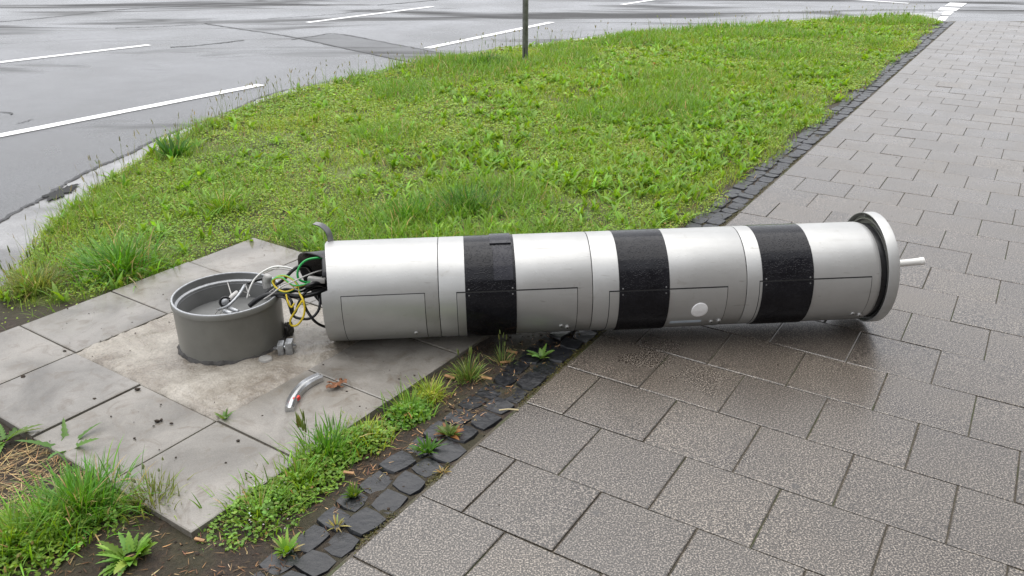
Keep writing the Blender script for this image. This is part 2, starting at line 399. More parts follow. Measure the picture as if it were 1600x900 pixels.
# soil and meadow sheet between gutter, setts and paving
strip_out = [pav(-.002, v) for v in np.linspace(13.3, -9, 40)]
meadow = [Vector((p.x, p.y, 0)) for p in kp]+strip_out
mx = [(p.x, p.y) for p in meadow]
STEP = .035
def soil_h(x, y):
    ed = -((np.asarray(x)-PO.x)*PE.x+(np.asarray(y)-PO.y)*PE.y)          # distance from the pavers
    k = np.clip((ed-.17)/.12, 0, 1); k = k*k*(3-2*k)
    return (SOIL_Z+.020*(vn(x, y, 2.2, 1)-.5)+.016*(vn(x, y, 9, 2)-.5)+.008*(vn(x, y, 30, 3)-.5))*k+(1-k)*(-.0115+.010*(vn(x, y, 14, 2)-.5)+.006*(vn(x, y, 37, 3)-.5))
bm = bmesh.new()
gx = np.arange(-3.0, 7.4, STEP); gy = np.arange(-3.0, 15.4, STEP)
XX, YY = np.meshgrid(gx, gy, indexing='ij'); IN = inside(mx, XX, YY); HH = soil_h(XX, YY)
V = []; F = []; idx = -np.ones(XX.shape, int)
IN2 = IN.copy(); IN2[1:] |= IN[:-1]; IN2[:-1] |= IN[1:]; IN2[:, 1:] |= IN[:, :-1]; IN2[:, :-1] |= IN[:, 1:]
ii, jj = np.nonzero(IN2); idx[ii, jj] = np.arange(len(ii))
V = np.stack([XX[ii, jj], YY[ii, jj], np.where(IN[ii, jj] | (((XX[ii, jj]-PO.x)*PE.x+(YY[ii, jj]-PO.y)*PE.y) > -.06), HH[ii, jj], ROAD_Z+.006)], 1)
q = (idx[:-1, :-1] >= 0) & (idx[1:, :-1] >= 0) & (idx[1:, 1:] >= 0) & (idx[:-1, 1:] >= 0)
a, b = np.nonzero(q); F = np.stack([idx[a, b], idx[a+1, b], idx[a+1, b+1], idx[a, b+1]], 1)
soil_o = tag(obj('soil', V.tolist(), F.tolist(), M['soil'], smooth=True), kind='structure'); soil_xy = V[:, :2]

# ------------------------------------------------------------------ pavement of square pavers
pv_bed = [pav(-.010, -9, -.0055), pav(9, -9, -.0055), Vector((9+3, END_Y, -.0055)), Vector((pav(0, 13.43).x-.12, END_Y, -.0055)), pav(-.010, 13.15, -.0055)]
pavement = tag(obj('pavement', pv_bed, [(0, 1, 2, 3, 4)], M['joint']), kind='structure')
def clip_half(poly, nx, ny, d):           # keep nx*x+ny*y <= d
    out = []
    for i in range(len(poly)):
        a = poly[i]; b = poly[(i+1) % len(poly)]; da = nx*a[0]+ny*a[1]-d; db = nx*b[0]+ny*b[1]-d
        if da <= 0: out.append(a)
        if (da < 0) != (db < 0) and da != db:
            t = da/(da-db); out.append((a[0]+(b[0]-a[0])*t, a[1]+(b[1]-a[1])*t))
    return out
def prism(poly, h, bev):
    n = len(poly); cx = sum(p[0] for p in poly)/n; cy = sum(p[1] for p in poly)/n; V = []
    for sc, z in ((bev, 0), (0, -bev*.6), (0, -h)):
        for x, y in poly:
            dx, dy = x-cx, y-cy; d = math.hypot(dx, dy); k = 1-(sc*1.4/d if d else 0)
            V.append((cx+dx*k, cy+dy*k, z))
    F = [tuple(range(n))]
    for r in range(2):
        for i in range(n): F.append((r*n+i, (r+1)*n+i, (r+1)*n+(i+1) % n, r*n+(i+1) % n))
    return V, F
def rect(w_, d_, g): return [(-w_/2+g, -d_/2+g), (w_/2-g, -d_/2+g), (w_/2-g, d_/2-g), (-w_/2+g, d_/2-g)]
def mesh(name, V, F, m):
    me = bpy.data.meshes.new(name); me.from_pydata([tuple(v) for v in V], [], [tuple(f) for f in F]); me.materials.append(m); me.update(); return me
GAP = .0024
full = mesh('paver', *prism(rect(.3, .3, GAP), .04, .003), M['paver']); half = mesh('paver', *prism(rect(.15, .3, GAP), .04, .003), M['paver'])
cand = []
for k in range(-9, 46):
    v = (k+.5)*.3; full_edge = (k % 2 == 1)
    us = ([(.15+.3*i, full) for i in range(26)] if full_edge else [(.075, half)]+[(.3+.3*i, full) for i in range(26)])
    for u, me in us:
        c = pav(u, v)
        if c.y > END_Y+.25 or c.y < -1.5: continue
        d = c-Vector((0, 0, CAM_H)); fw = d.y*cp-d.z*sp
        if fw < .2: px = py = -9999
        else: px = 800+FPX*d.x/fw; py = 450-FPX*(d.y*sp+d.z*cp)/fw
        vis = -60 < px < 1660 and -10 < py < 990
        cand.append((0 if vis else 1, fw if vis else (c-Vector((1.2, 3, 0))).length, u, v, me, c))
cand.sort(key=lambda t: (t[0], t[1]))
restV = []; restF = []
for i, (nv, _, u, v, me, c) in enumerate(cand):
    clipm = c.y > END_Y-.25
    if clipm:
        wd = .15 if me is half else .3
        pl = [(c+PE*x+PN*y) for x, y in rect(wd, .3, GAP)]; pl = clip_half([(p.x, p.y) for p in pl], 0, 1, END_Y)
        if len(pl) < 3: continue
        L_ = [((x-c.x)*PE.x+(y-c.y)*PE.y, (x-c.x)*PN.x+(y-c.y)*PN.y) for x, y in pl]
        me = mesh('paver', *prism(L_, .04, .002), M['paver'])
    Mx = Matrix.Translation(c+Vector((0, 0, random.gauss(0, .0007)))) @ Matrix.Rotation(PY+random.gauss(0, .0016), 4, 'Z') @ Matrix.Rotation(random.gauss(0, .0032), 4, 'X') @ Matrix.Rotation(random.gauss(0, .0032), 4, 'Y')
    if i < 300:
        o = link('paver', me, pavement); o.matrix_basis = Mx
    else:
        n0 = len(restV); restV += [Mx @ vv.co for vv in me.vertices]; restF += [tuple(j+n0 for j in p.vertices) for p in me.polygons]
if restV: tag(obj('distant_pavers', restV, restF, M['paver'], pavement), kind='stuff')

# two rows of basalt setts along the edge
def sett_mesh(sd):
    r = random.Random(sd); n = 5; V = []; F = []
    sx, sy = .53, .52; cor = [r.uniform(-.09, .09) for _ in range(8)]
    for i in range(n):
        for j in range(n):
            a = (-1, -.90, 0, .90, 1)[i]; b = (-1, -.90, 0, .90, 1)[j]
            k = 1-.19*(a*a*b*b); x = a*k; y = b*k
            x += cor[0]*b+cor[1]*a*b+cor[2]*(1-b*b); y += cor[3]*a+cor[4]*a*b+cor[5]*(1-a*a)
            ed = max(abs(a), abs(b)); z = (-.14 if ed == 1 else 0)+r.uniform(-.022, .022)+cor[6]*.35*a+cor[7]*.35*b
            V.append((x*sx, y*sy, z))
    for i in range(n-1):
        for j in range(n-1): F.append((i*n+j, (i+1)*n+j, (i+1)*n+j+1, i*n+j+1))
    ring = [(i, 0) for i in range(n)]+[(n-1, j) for j in range(1, n)]+[(i, n-1) for i in range(n-2, -1, -1)]+[(0, j) for j in range(n-2, 0, -1)]
    base = len(V)
    for i, j in ring:
        x, y, z = V[i*n+j]; V.append((x*1.05, y*1.05, -.55))
    m_ = len(ring)
    for k in range(m_):
        a = ring[k][0]*n+ring[k][1]; b = ring[(k+1) % m_][0]*n+ring[(k+1) % m_][1]; F.append((a, base+k, base+(k+1) % m_, b))
    me = mesh('sett', V, F, M['sett']); me.polygons.foreach_set('use_smooth', [True]*len(me.polygons)); me.set_sharp_from_angle(angle=math.radians(24)); return me
setts = [sett_mesh(i) for i in range(8)]
edge = tag(obj('sett_edging', [pav(-STRIP-.03, -2.2, -.030), pav(-.004, -2.2, -.030), pav(-.004, 13.3, -.030), pav(-STRIP-.03, 13.1, -.030)], [(0, 1, 2, 3)], M['joint']), kind='structure')
nset = 0
for row, (u0, wd) in enumerate(((-.066, .088), (-.154, .080))):
    v = -1.65+row*.05
    while v < 13.2 and nset < 298:
        ln = random.uniform(.086, .122) if v < 6 else random.uniform(.10, .135)
        o = link('sett', random.choice(setts), edge); ww = wd*random.uniform(.88, 1.06)
        o.matrix_basis = Matrix.Translation(pav(u0+random.gauss(0, .005), v+ln/2, -.004+random.gauss(0, .002))) @ Matrix.Rotation(PY+random.gauss(0, .07), 4, 'Z') @ Matrix.Rotation(random.gauss(0, .024), 4, 'X') @ Matrix.Rotation(random.gauss(0, .024), 4, 'Y') @ Matrix.Diagonal((ww*1.04, ln-.004, .05, 1))
        v += ln; nset += 1

# ------------------------------------------------------------------ slab apron and infill
apron = tag(obj('slab_apron', [slb(-.36, -.38, -.0075), slb(-.36, 1.23, -.0075), slb(1.2, 1.23, -.0075), slb(1.2, -.38, -.0075)], [(0, 1, 2, 3)], M['joint']), kind='structure')
pl = [-.405, 0, .415, .832, 1.24]; ql = [-.42, 0, .43, .857, 1.262]
for i in range(4):
    for j in range(4):
        if i in (1, 2) and j in (1, 2): continue
        cp_ = (pl[i]+pl[i+1])/2; cq = (ql[j]+ql[j+1])/2; wp = pl[i+1]-pl[i]-.0065; wq = ql[j+1]-ql[j]-.0065
        me = mesh('slab', *prism(rect(wp, wq, 0), .045, .004), M['slab'])
        o = link('slab', me, apron)
        o.matrix_basis = Matrix.Translation(slb(cp_, cq, random.uniform(-.003, .002))) @ Matrix.Rotation(SA, 4, 'Z') @ Matrix.Rotation(random.gauss(0, .004), 4, 'X') @ Matrix.Rotation(random.gauss(0, .004), 4, 'Y') @ Matrix.Diagonal((1, 1, 1, 1))
        # slab local y runs against q
n = 72; V = []; F = []
for i in range(n+1):
    for j in range(n+1):
        p = .832*i/n; qq = .857*j/n; ed = min(i, j, n-i, n-j)/n
        s = slb(p, qq); h = -.004+.009*(vn(s.x, s.y, 5, 4)-.5)+.008*(vn(s.x, s.y, 22, 5)-.5)+.006*(vn(s.x, s.y, 60, 6)-.5)
        r = (Vector((s.x+1.125, s.y-2.935, 0))).length
        if ed < .01: h = -.012
        elif ed < .06: h -= .006*(vn(s.x, s.y, 40, 7) > .55)
        V.append((s.x, s.y, h+.004*max(0, 1-abs(r-.22)/.1)+.006))
for i in range(n):
    for j in range(n): F.append((i*(n+1)+j, i*(n+1)+j+1, (i+1)*(n+1)+j+1, (i+1)*(n+1)+j))
obj('rough_infill', V, F, M['infill'], apron, smooth=True)

# ------------------------------------------------------------------ base pipe stub
BC = Vector((-1.127, 2.937, 0)); BR = .206; BH = .213
def lathe(profile, seg, xf, closed=False):
    V = []; F = []; n = len(profile)
    for k in range(seg):
        a = 2*math.pi*k/seg
        for r, z in profile: V.append(xf(r, a, z))
    for k in range(seg):
        k2 = (k+1) % seg
        for i in range(n-1 if not closed else n):
            i2 = (i+1) % n; F.append((k*n+i, k2*n+i, k2*n+i2, k*n+i2))
    return V, F
def bx(r, a, z): return BC+Vector((r*math.cos(a), r*math.sin(a), z))
base = empty('base_stub', BC, 'dark grey open pipe stub standing on the rough concrete', 'pipe stub')
o = obj('outer_wall', *lathe([(BR-.003, -.01), (BR-.002, .02), (BR-.001, BH-.03), (BR, BH-.024), (BR+.0035, BH-.022), (BR+.0035, BH-.006), (BR+.001, BH-.002)], 96, bx), M['pipe'], base); sharp(o, 35)
o = obj('rim', *lathe([(BR+.001, BH-.002), (BR, BH), (BR-.006, BH), (BR-.007, BH-.003)], 96, bx), M['zinc'], base); sharp(o, 35)
o = obj('inner_wall', *lathe([(BR-.007, BH-.003), (BR-.008, BH-.030), (BR-.016, BH-.034), (BR-.018, BH-.040), (BR-.018, .105), (.001, .10)], 96, bx), M['pipe_in'], base); sharp(o, 35)
o = obj('inner_ledge', *lathe([(BR-.0175, BH-.041), (BR-.0185, BH-.046), (BR-.0165, BH-.034), (BR-.008, BH-.0295)], 96, bx), M['zinc'], base)
V, F = lathe([(BR-.008, .020), (BR+.0005, .013), (BR+.004, .008), (BR+.007, .004), (BR+.010, -.008)], 120, bx)
V = [v+Vector(((vn(v.x, v.y, 40, 1)-.5)*.010, (vn(v.x, v.y, 40, 2)-.5)*.010, (vn(v.x, v.y, 45, 3)-.5)*.014)) for v in V]
obj('seal_bead', V, F, M['bitumen'], base, smooth=True)
lump = at(452, 523, .02); lump = BC+(Vector((lump.x, lump.y, 0))-BC).normalized()*(BR+.01)
bm = bmesh.new(); bmesh.ops.create_icosphere(bm, subdivisions=3, radius=1)
for v in bm.verts: v.co = Vector((v.co.x*.018, v.co.y*.028, v.co.z*.034))*(1+.5*(vn(v.co.x*3+v.co.z, v.co.y*3, 2.1, 5)-.5)); v.co += lump+Vector((0, .03, .028))
me = bpy.data.meshes.new('seal_lump'); bm.to_mesh(me); bm.free(); me.materials.append(M['bitumen']); link('seal_lump', me, base)
# lashed clamp with wheel inside the stub
zc = BH-.055
def ins(px, py, z=zc): p = at(px, py, z); return p
hub = ins(352, 476, BH-.035)
clampf = empty('tension_clamp', hub, 'small steel clamp with wire stays inside the dark pipe stub', 'clamp')
ax_ = Vector((.35, -.85, .2)).normalized(); N1 = ax_.orthogonal().normalized(); N2 = ax_.cross(N1)
wc = ins(352, 472, BH-.03)
V, F = tube_data([wc+(N1*math.cos(t)+N2*math.sin(t))*.020 for t in np.linspace(0, 2*math.pi, 25)], .0042, 8, False); obj('wheel_tyre', V, F, M['liner'], clampf, True)
V, F = lathe([(.001, .006), (.014, .005), (.016, 0), (.014, -.005), (.001, -.006)], 20, lambda r, a, z: wc+(N1*math.cos(a)+N2*math.sin(a))*r+ax_*z); obj('wheel_hub', V, F, M['zinc'], clampf, True)
obj('bar', *tube_data(spline([ins(340, 484, BH-.06), ins(356, 478, BH-.035), ins(372, 462, BH-.012), ins(382, 446, BH)], 6), .0058, 8), M['zinc'], clampf, True)
obj('tensioner', *tube_data([ins(358, 470, BH-.028), ins(363, 463, BH-.02), ins(371, 457, BH-.014)], .010, 8), M['greyw'], clampf, True)
for q in (((356, 480), (372, 487)), ((350, 486), (362, 490))):
    obj('bolt', *tube_data([ins(*q[0], BH-.045), ins(*q[1], BH-.04)], .008, 8), M['zinc'], clampf, True)
for q in (((362, 462, BH-.02), (352, 430, BH-.05)), ((383, 444, BH), (390, 463, BH-.035)), ((374, 454, BH-.01), (388, 458, BH-.03)), ((342, 482, BH-.05), (334, 494, BH-.085)), ((349, 480, BH-.04), (341, 497, BH-.085))):
    obj('stay_wire', *tube_data([ins(*q[0]), ins(*q[1])], .0022, 6), M['greyw'], clampf)
# ------------------------------------------------------------------ the fallen tower
TA = Vector((-.7, 2.979, .2005)); TB = Vector((1.5, 3.116, .2355)); TR = .2
TX = (TB-TA).normalized(); TF = TX.cross(Vector((0, 0, 1))).normalized(); TU = TF.cross(TX).normalized()
if TF.y > 0: TF = -TF
TU = Vector((0, 0, 1)); TU = (TU-TX*TU.dot(TX)).normalized()
def cy(s, th, r): return TA+TX*s+(TU*math.cos(th)+TF*math.sin(th))*r
def on_tower(px, py, r=TR):                # sight line onto the drum: length along it and angle from the top
    o_ = Vector((0, 0, CAM_H))-TA; d = raydir(px, py); od = o_-TX*o_.dot(TX); dd = d-TX*d.dot(TX)
    a = dd.dot(dd); b = 2*od.dot(dd); c = od.dot(od)-r*r; disc = max(0, b*b-4*a*c); k = (-b-math.sqrt(disc))/(2*a)
    h = o_+d*k; s = h.dot(TX); q = h-TX*s; return s, math.atan2(q.dot(TF), q.dot(TU))
def s_top(px, py): return on_tower(px, py+3)[0]
s0 = on_tower(502, 466)[0]; s1 = s_top(684, 371); s2 = s_top(916, 363); s3 = s_top(1149, 355); s4 = on_tower(1380, 428)[0]
tower = empty('toppled_tower', Vector((TA.x+TX.x*s0, TA.y, 0)), 'toppled silver grey cylindrical tower with three black bands lying across the path', 'speed camera tower')
def end_s(th):                            # torn lower end: the upper front quarter is cut back
    t = math.degrees(th) % 360
    return s0+(.024*math.sin(math.radians(min(t, 66))*1.25) if 0 < t < 66 else 0.0)
def shell(sa, sb, first=False, last=False):
    prof = []
    seg = 144; V = []; F = []
    e = .0022
    ss = [(TR-.0045, 0), (TR-.0012, .0012), (TR, .0045)]
    for k in range(seg):
        th = 2*math.pi*k/seg
        a = end_s(th) if first else sa+.0016
        if first: row = [(TR-.006, a+.25), (TR-.006, a), (TR, a+.001)]
        else: row = [(TR-.006, a), (TR-.001, a), (TR, a+.003)]
        if last: row += [(TR, sb-.03), (TR-.002, sb-.016), (TR-.007, sb-.004), (TR-.014, sb+.004), (TR-.016, sb+.03)]
        else: row += [(TR, sb-.0046), (TR-.001, sb-.0016), (TR-.006, sb-.0016)]
        n_ = len(row)
        for r, s in row: V.append(cy(s, th, r))
    for k in range(seg):
        k2 = (k+1) % seg
        for i in range(n_-1): F.append((k*n_+i, k*n_+i+1, k2*n_+i+1, k2*n_+i))
    o = obj('module_shell', V, F, M['silver'], tower); sharp(o, 38); return o
shells = [shell(s0, s1, first=True), shell(s1, s2), shell(s2, s3), shell(s3, s4, last=True)]
o = obj('inner_liner', *lathe([(TR-.007, s0+.03), (TR-.007, s4+.02)], 96, lambda r, a, z: cy(z, a, r)), M['liner'], tower, True)
def patch(name, sa, sb, ta, tb, r0, r1, m, parent, nt=24, inner=.002):     # curved plate lying on the drum
    V = []; F = []
    prof = [(sa, r0), (sa, r1-.0006), (sa+.0008, r1), (sb-.0008, r1), (sb, r1-.0006), (sb, r0)]
    n_ = len(prof)
    for k in range(nt+1):
        th = ta+(tb-ta)*k/nt
        for s, r in prof: V.append(cy(s, th, r if 0 < k < nt else r))
    for k in range(nt):
        for i in range(n_-1): F.append((k*n_+i, (k+1)*n_+i, (k+1)*n_+i+1, k*n_+i+1))
    F.append(tuple(range(n_))); F.append(tuple(nt*n_+i for i in range(n_-1, -1, -1)))
    o = obj(name, V, F, m, parent); sharp(o, 30); return o
def disc(name, s, th, rad, h, m, parent, r=TR, seg=18, el=1.0):
    c = cy(s, th, r); nrm = (c-(TA+TX*s)).normalized(); a = TX; b = nrm.cross(a)
    V = []; F = []
    prof = [(rad, -.002), (rad, h*.7), (rad*.86, h), (.0001, h)]
    for k in range(seg):
        t = 2*math.pi*k/seg
        for rr, z in prof:
            q = a*math.cos(t)*rr+b*math.sin(t)*rr*el; sag = (b.dot(q))**2/(2*r); V.append(c+q+nrm*(z-sag))
    n_ = len(prof)
    for k in range(seg):
        k2 = (k+1) % seg
        for i in range(n_-1): F.append((k*n_+i, k2*n_+i, k2*n_+i+1, k*n_+i+1))
    return obj(name, V, F, m, parent, True)
bands = [(s_top(724, 371), s_top(801, 368)), (s_top(956, 362), s_top(1032, 359)), (s_top(1172, 354), s_top(1249, 351))]
# hatches: (left px, right px, y at left, y at right, band)
hat = [((533, 463), (663, 460), None), ((714, 458), (902, 451), 0), ((953, 456), (1137, 449.5), 1), ((1188, 441), (1362, 433), 2)]
locks = [[(651, 519)], [(877, 508), (886, 509)], [(1111, 501), (1123, 499)], [(1332, 489), (1342, 490)]]
for bi, (ba, bb) in enumerate(bands):
    bo = patch('black_band', ba, bb, -math.pi*.999, math.pi*.999, TR-.001, TR+.0022, M['band'], tower, 120)
    bo['label'] = ['black band with a taped rectangular patch', 'plain black band in the middle', 'black band nearest the cap'][bi]
    th_h = on_tower(*[(800, 454.5), (1040, 453), (1270, 437.5)][bi])[1]
    for sx_ in (ba+.014, bb-.014):
        for dt in (-.055, .06): disc('screw', sx_, th_h+dt, .0034, .0030, M['strap'], bo, TR+.002, 10)
    if bi == 0:
        sa_, t1 = on_tower(769, 386); sb_, _ = on_tower(799, 386); _, t2 = on_tower(785, 438)
        patch('taped_patch', sa_, sb_, t1, t2, TR+.001, TR+.0042, M['band2'], bo, 12)
        sa_, t1 = on_tower(765, 374); sb_, _ = on_tower(796, 374); _, t2 = on_tower(780, 382)
        patch('raised_plate', sa_-.002, sb_+.003, -.25, t2, TR+.001, TR+.0075, M['band2'], bo, 12)
    if bi == 2:
        _, t1 = on_tower(1225, 385.5); patch('overlap_edge', ba-.0004, bb+.0004, t1, t1+.55, TR+.001, TR+.0036, M['band'], bo, 14)
for hi, (a_, b_, bd) in enumerate(hat):
    sa_, ta_ = on_tower(*a_); sb_, tb_ = on_tower(*b_); t1 = (ta_+tb_)/2; t2 = t1+1.28
    if hi == 0: t2 = t1+1.25
    g = patch('hatch', sa_, sb_, t1, t2, TR-.001, TR+.0016, M['silver'], tower, 28)
    patch('hatch_gap', sa_-.0028, sb_+.0022, t1-(.016 if hi == 0 else .026), t2+.01, TR-.001, TR+.0007, M['gap'], g, 28)
    if bd is not None:
        ba, bb = bands[bd]
        patch('hatch_band_gap', ba+.0006, bb-.0006, t1-.020, t2+.01, TR+.001, TR+.0027, M['gap'], g, 28)
        patch('hatch_band', ba, bb, t1+.004, t2, TR+.001, TR+.0046, M['band'], g, 28)
    for li, l in enumerate(locks[hi]):
        s_, t_ = on_tower(*l); d_ = disc('lock', s_, t_, .0095, .006 if li == 0 else .009, M['silver'], g, TR+.001)
        disc('keyhole', s_, t_, .0035, .0008, M['gap'], d_, TR+.0072 if li == 0 else TR+.0102, 8)
s_, t_ = on_tower(1093, 484.5); o = disc('round_sticker', s_, t_, .033, .0006, M['stick'], tower, TR+.0022, 32, 1.12)
sa_, t1 = on_tower(1047, 501.5); sb_, t2 = on_tower(1094, 503); patch('blue_label', sa_, sb_, t1, t1+.09, TR+.001, TR+.0024, M['label'], tower, 6)
# cap at the right end: a wide shallow dish with a hollow rim
def tl(prof, m, name, seg=128, parent=None, ang=30):
    o = obj(name, *lathe(prof, seg, lambda r, a, z: cy(z, a, r)-TF*.020+TX*.016+TU*.004), m, parent or tower); sharp(o, ang); return o
c0 = s4+.003; CR = .2275; CT = .046
cap = tl([(CR-.004, c0+.0005), (CR-.0005, c0), (CR, c0+.001), (CR, c0+CT-.004), (CR-.004, c0+CT), (.001, c0+CT+.002)], M['silver'], 'cap')
tl([(CR-.0045, c0+.001), (CR-.006, c0+.004), (CR-.008, c0+.022), (CR-.022, c0+.024), (CR-.0225, c0+.008), (CR-.027, c0+.008), (CR-.028, c0+.026), (TR-.02, c0+.028)], M['pipe'], 'hollow_rim', 128, cap)
tl([(CR-.0180, c0+.0230), (CR-.0182, c0+.010), (CR-.0205, c0+.010), (CR-.0207, c0+.0230)], M['strap'], 'sealing_ring', 128, cap)
for k in range(12): 
    t_ = k/12*2*math.pi+.2; c_ = cy(c0+.018, t_, CR-.013)-TF*.020+TX*.016+TU*.004; obj('rim_bolt', *tube_data([c_, c_+TX*-.006], .003, 8), M['zinc'], cap)
rod0 = cy(c0+CT-.003, -.3, .012); rod1 = atY(1436, 408.5, rod0.y+.012); rdir = (rod1-rod0).normalized()
rd = obj('white_rod', *tube_data([rod0, rod1], .0145, 20), M['white'], tower, False); sharp(rd)
r2 = obj('rod_end', *tube_data([rod1+rdir*.0005, rod1+rdir*.003, rod1+rdir*.017, rod1+rdir*.0185], lambda t: .0165 if .05 < t < .95 else .0145, 20), M['white'], rd); sharp(r2)
# torn inner liner and bent strap at the open end
V = []; F = []; nA = 22; nB = 10
for i in range(nA+1):
    th = math.radians(-150+i*(196/nA)); t_ = i/nA
    ext = .135*math.sin(min(1, t_*1.25)*math.pi)**.7+.012*vn(i*.7, 1, 1)
    for j in range(nB+1): V.append(cy(s0+.05-(ext+.05)*j/nB, th, TR-.035-.01*j/nB))
for i in range(nA):
    for j in range(nB): F.append((i*(nB+1)+j, (i+1)*(nB+1)+j, (i+1)*(nB+1)+j+1, i*(nB+1)+j+1))
tl_o = obj('torn_liner', V, F, M['liner'], tower, True); md = tl_o.modifiers.new('thick', 'SOLIDIFY'); md.thickness = .004
def flat_strip(path, wdir, wd, th):
    V = []; F = []
    for i, p in enumerate(path):
        t = (path[min(i+1, len(path)-1)]-path[max(i-1, 0)]).normalized(); n_ = t.cross(wdir).normalized(); w2 = wdir*(wd(i/(len(path)-1)) if callable(wd) else wd)/2
        V += [p-w2-n_*th/2, p+w2-n_*th/2, p+w2+n_*th/2, p-w2+n_*th/2]
    for i in range(len(path)-1):
        for k in range(4): F.append((i*4+k, i*4+(k+1) % 4, i*4+4+(k+1) % 4, i*4+4+k))
    F += [(3, 2, 1, 0), tuple((len(path)-1)*4+k for k in range(4))]; return V, F
ys = 3.03
path = spline([atY(518, 402, ys), atY(518, 388, ys), atY(516, 372, ys), atY(512, 361, ys-.005), atY(504, 353, ys-.01), atY(497, 350, ys-.015), atY(491, 349, ys-.018)], 5)
o = obj('bent_strap', *flat_strip(path, Vector((.35, .93, .1)).normalized(), lambda t: .040*(1-.45*t), .004), M['strap'], tower); sharp(o, 50)

# ------------------------------------------------------------------ cables
def cable(name, pts, r, m, label, cat='cable', stripe=None, group=None, seg=8):
    P = [atY(*p) for p in pts]; path = spline(P, 9)
    o = obj(name, *tube_data(path, r, seg), m, None, True)
    if stripe:
        o.data.materials.append(stripe); nf = seg*(len(path)-1)
        mi = [1 if (i % seg) in (1, 2, 3) else 0 for i in range(nf)]+[0, 0]; o.data.polygons.foreach_set('material_index', mi)
    return tag(o, label, cat, group)
Yc = 2.93
cable('black_cable', [(390, 478, 2.90), (402, 468, 2.905), (420, 460, 2.91), (440, 460.5, 2.91), (470, 463, 2.91), (495, 458, 2.93), (520, 451, 2.97), (545, 447, 3.0)], .0098, M['rubber'], 'thick black cable running from pipe rim straight into the fallen tower')
cable('black_cable', [(394, 475, 2.93), (415, 461, 2.94), (440, 457, 2.95), (462, 453, 2.94), (482, 446, 2.92), (497, 443, 2.94), (512, 447, 2.97), (530, 450, 3.0)], .0100, M['rubber'], 'second thick black cable arching just above the straight one')
cable('black_cable', [(416, 458, 2.96), (430, 447, 2.96), (444, 436, 2.95), (457, 423, 2.95), (468, 416, 2.96), (480, 417, 3.0), (490, 428, 3.03), (505, 432, 3.05)], .0068, M['rubber'], 'thinner black cable rising in an arch towards the dark tower opening')
cable('black_cable', [(446, 460, 2.90), (455, 470, 2.88), (457, 482, 2.87), (458, 493, 2.87), (470, 498, 2.87), (486, 497, 2.88), (497, 486, 2.9), (500, 472, 2.92), (498, 460, 2.95), (508, 454, 2.99)], .0056, M['rubber'], 'black cable hanging in a low loop between pipe and tower')
cable('black_cable', [(476, 458, 2.93), (474, 470, 2.9), (480, 486, 2.88), (492, 502, 2.87), (506, 510, 2.91), (520, 512, 2.97)], .0056, M['rubber'], 'black cable drooping into the lower edge of the tower opening')
cable('black_cable', [(416, 434, 2.99), (398, 439, 2.97), (387, 443, 2.95)], .006, M['rubber'], 'short black cable end pointing down into the pipe stub')
cable('earth_wire', [(430, 452, 2.93), (428, 440, 2.93), (434, 432, 2.93), (446, 431, 2.93), (458, 437, 2.92), (466, 447, 2.91), (468, 458, 2.90)], .0042, M['yellow'], 'yellow and green earth wire in an upright loop above the pipe rim', 'wire', M['green'])
cable('earth_wire', [(470, 446, 2.92), (452, 455, 2.90), (440, 455, 2.90), (430, 448, 2.91), (426, 438, 2.92), (440, 434, 2.91), (458, 446, 2.90), (478, 444, 2.92), (492, 434, 2.97)], .0042, M['green'], 'light green and yellow wire curled beside the earth wire loop', 'wire', M['yellow'])
cable('earth_wire', [(468, 458, 2.90), (474, 470, 2.88), (476, 484, 2.87), (473, 497, 2.86), (464, 508, 2.86), (455, 508, 2.86), (454, 499, 2.86), (462, 485, 2.87), (472, 470, 2.88)], .0042, M['yellow'], 'yellow and green earth wire hanging lowest below the black loop', 'wire', M['green'])
cable('earth_wire', [(447, 460, 2.89), (450, 472, 2.87), (455, 480, 2.865), (460, 474, 2.87)], .0036, M['yellow'], 'short yellow wire loop tucked against the hanging black cable', 'wire', M['green'])
cable('green_wire', [(530, 404, 3.04), (514, 403.5, 3.0), (497, 403, 2.97), (480, 406, 2.95), (470, 414, 2.94), (465, 425, 2.93), (467, 436, 2.93), (478, 441, 2.94), (488, 438, 2.97)], .0046, M['green'], 'bright green wire bowed across the black tower opening', 'wire')
cable('white_wire', [(386, 466, 2.93), (391, 449, 2.94), (399, 435, 2.96), (412, 424, 2.97), (428, 417, 2.98), (444, 417, 2.98), (460, 421, 2.99)], .0036, M['white'], 'white wire arching high from the pipe towards the tower', 'wire')
cable('white_wire', [(398, 436, 2.97), (414, 424, 2.985), (434, 420, 2.99), (452, 422, 3.0), (470, 424, 3.02)], .0022, M['greyw'], 'thin pale grey wire running just under the white arching wire', 'wire')
cable('white_wire', [(412, 468, 2.88), (424, 460, 2.88), (440, 448, 2.88), (458, 440, 2.89), (480, 430, 2.93), (500, 423, 2.97), (525, 418, 3.02)], .0028, M['greyw'], 'pale grey wire slanting across in front of the cable bundle', 'wire')
cable('black_cable', [(430, 462, 2.91), (446, 466, 2.89), (452, 478, 2.875), (456, 490, 2.87), (462, 487, 2.875), (468, 470, 2.89), (480, 455, 2.92), (505, 448, 2.98)], .0048, M['rubber'], 'thin black cable dipping in a narrow loop beside the pipe rim')
cable('black_cable', [(424, 462, 2.93), (446, 452, 2.93), (470, 455, 2.93), (488, 447, 2.95), (500, 440, 2.98), (520, 438, 3.02)], .0062, M['rubber'], 'thin black cable twisting between the two thick ones')
cable('white_wire', [(420, 457, 2.92), (436, 446, 2.92), (452, 442, 2.91), (462, 452, 2.9), (474, 452, 2.91), (492, 436, 2.95), (510, 432, 3.0)], .0024, M['greyw'], 'thin pale wire weaving through the yellow loops', 'wire')
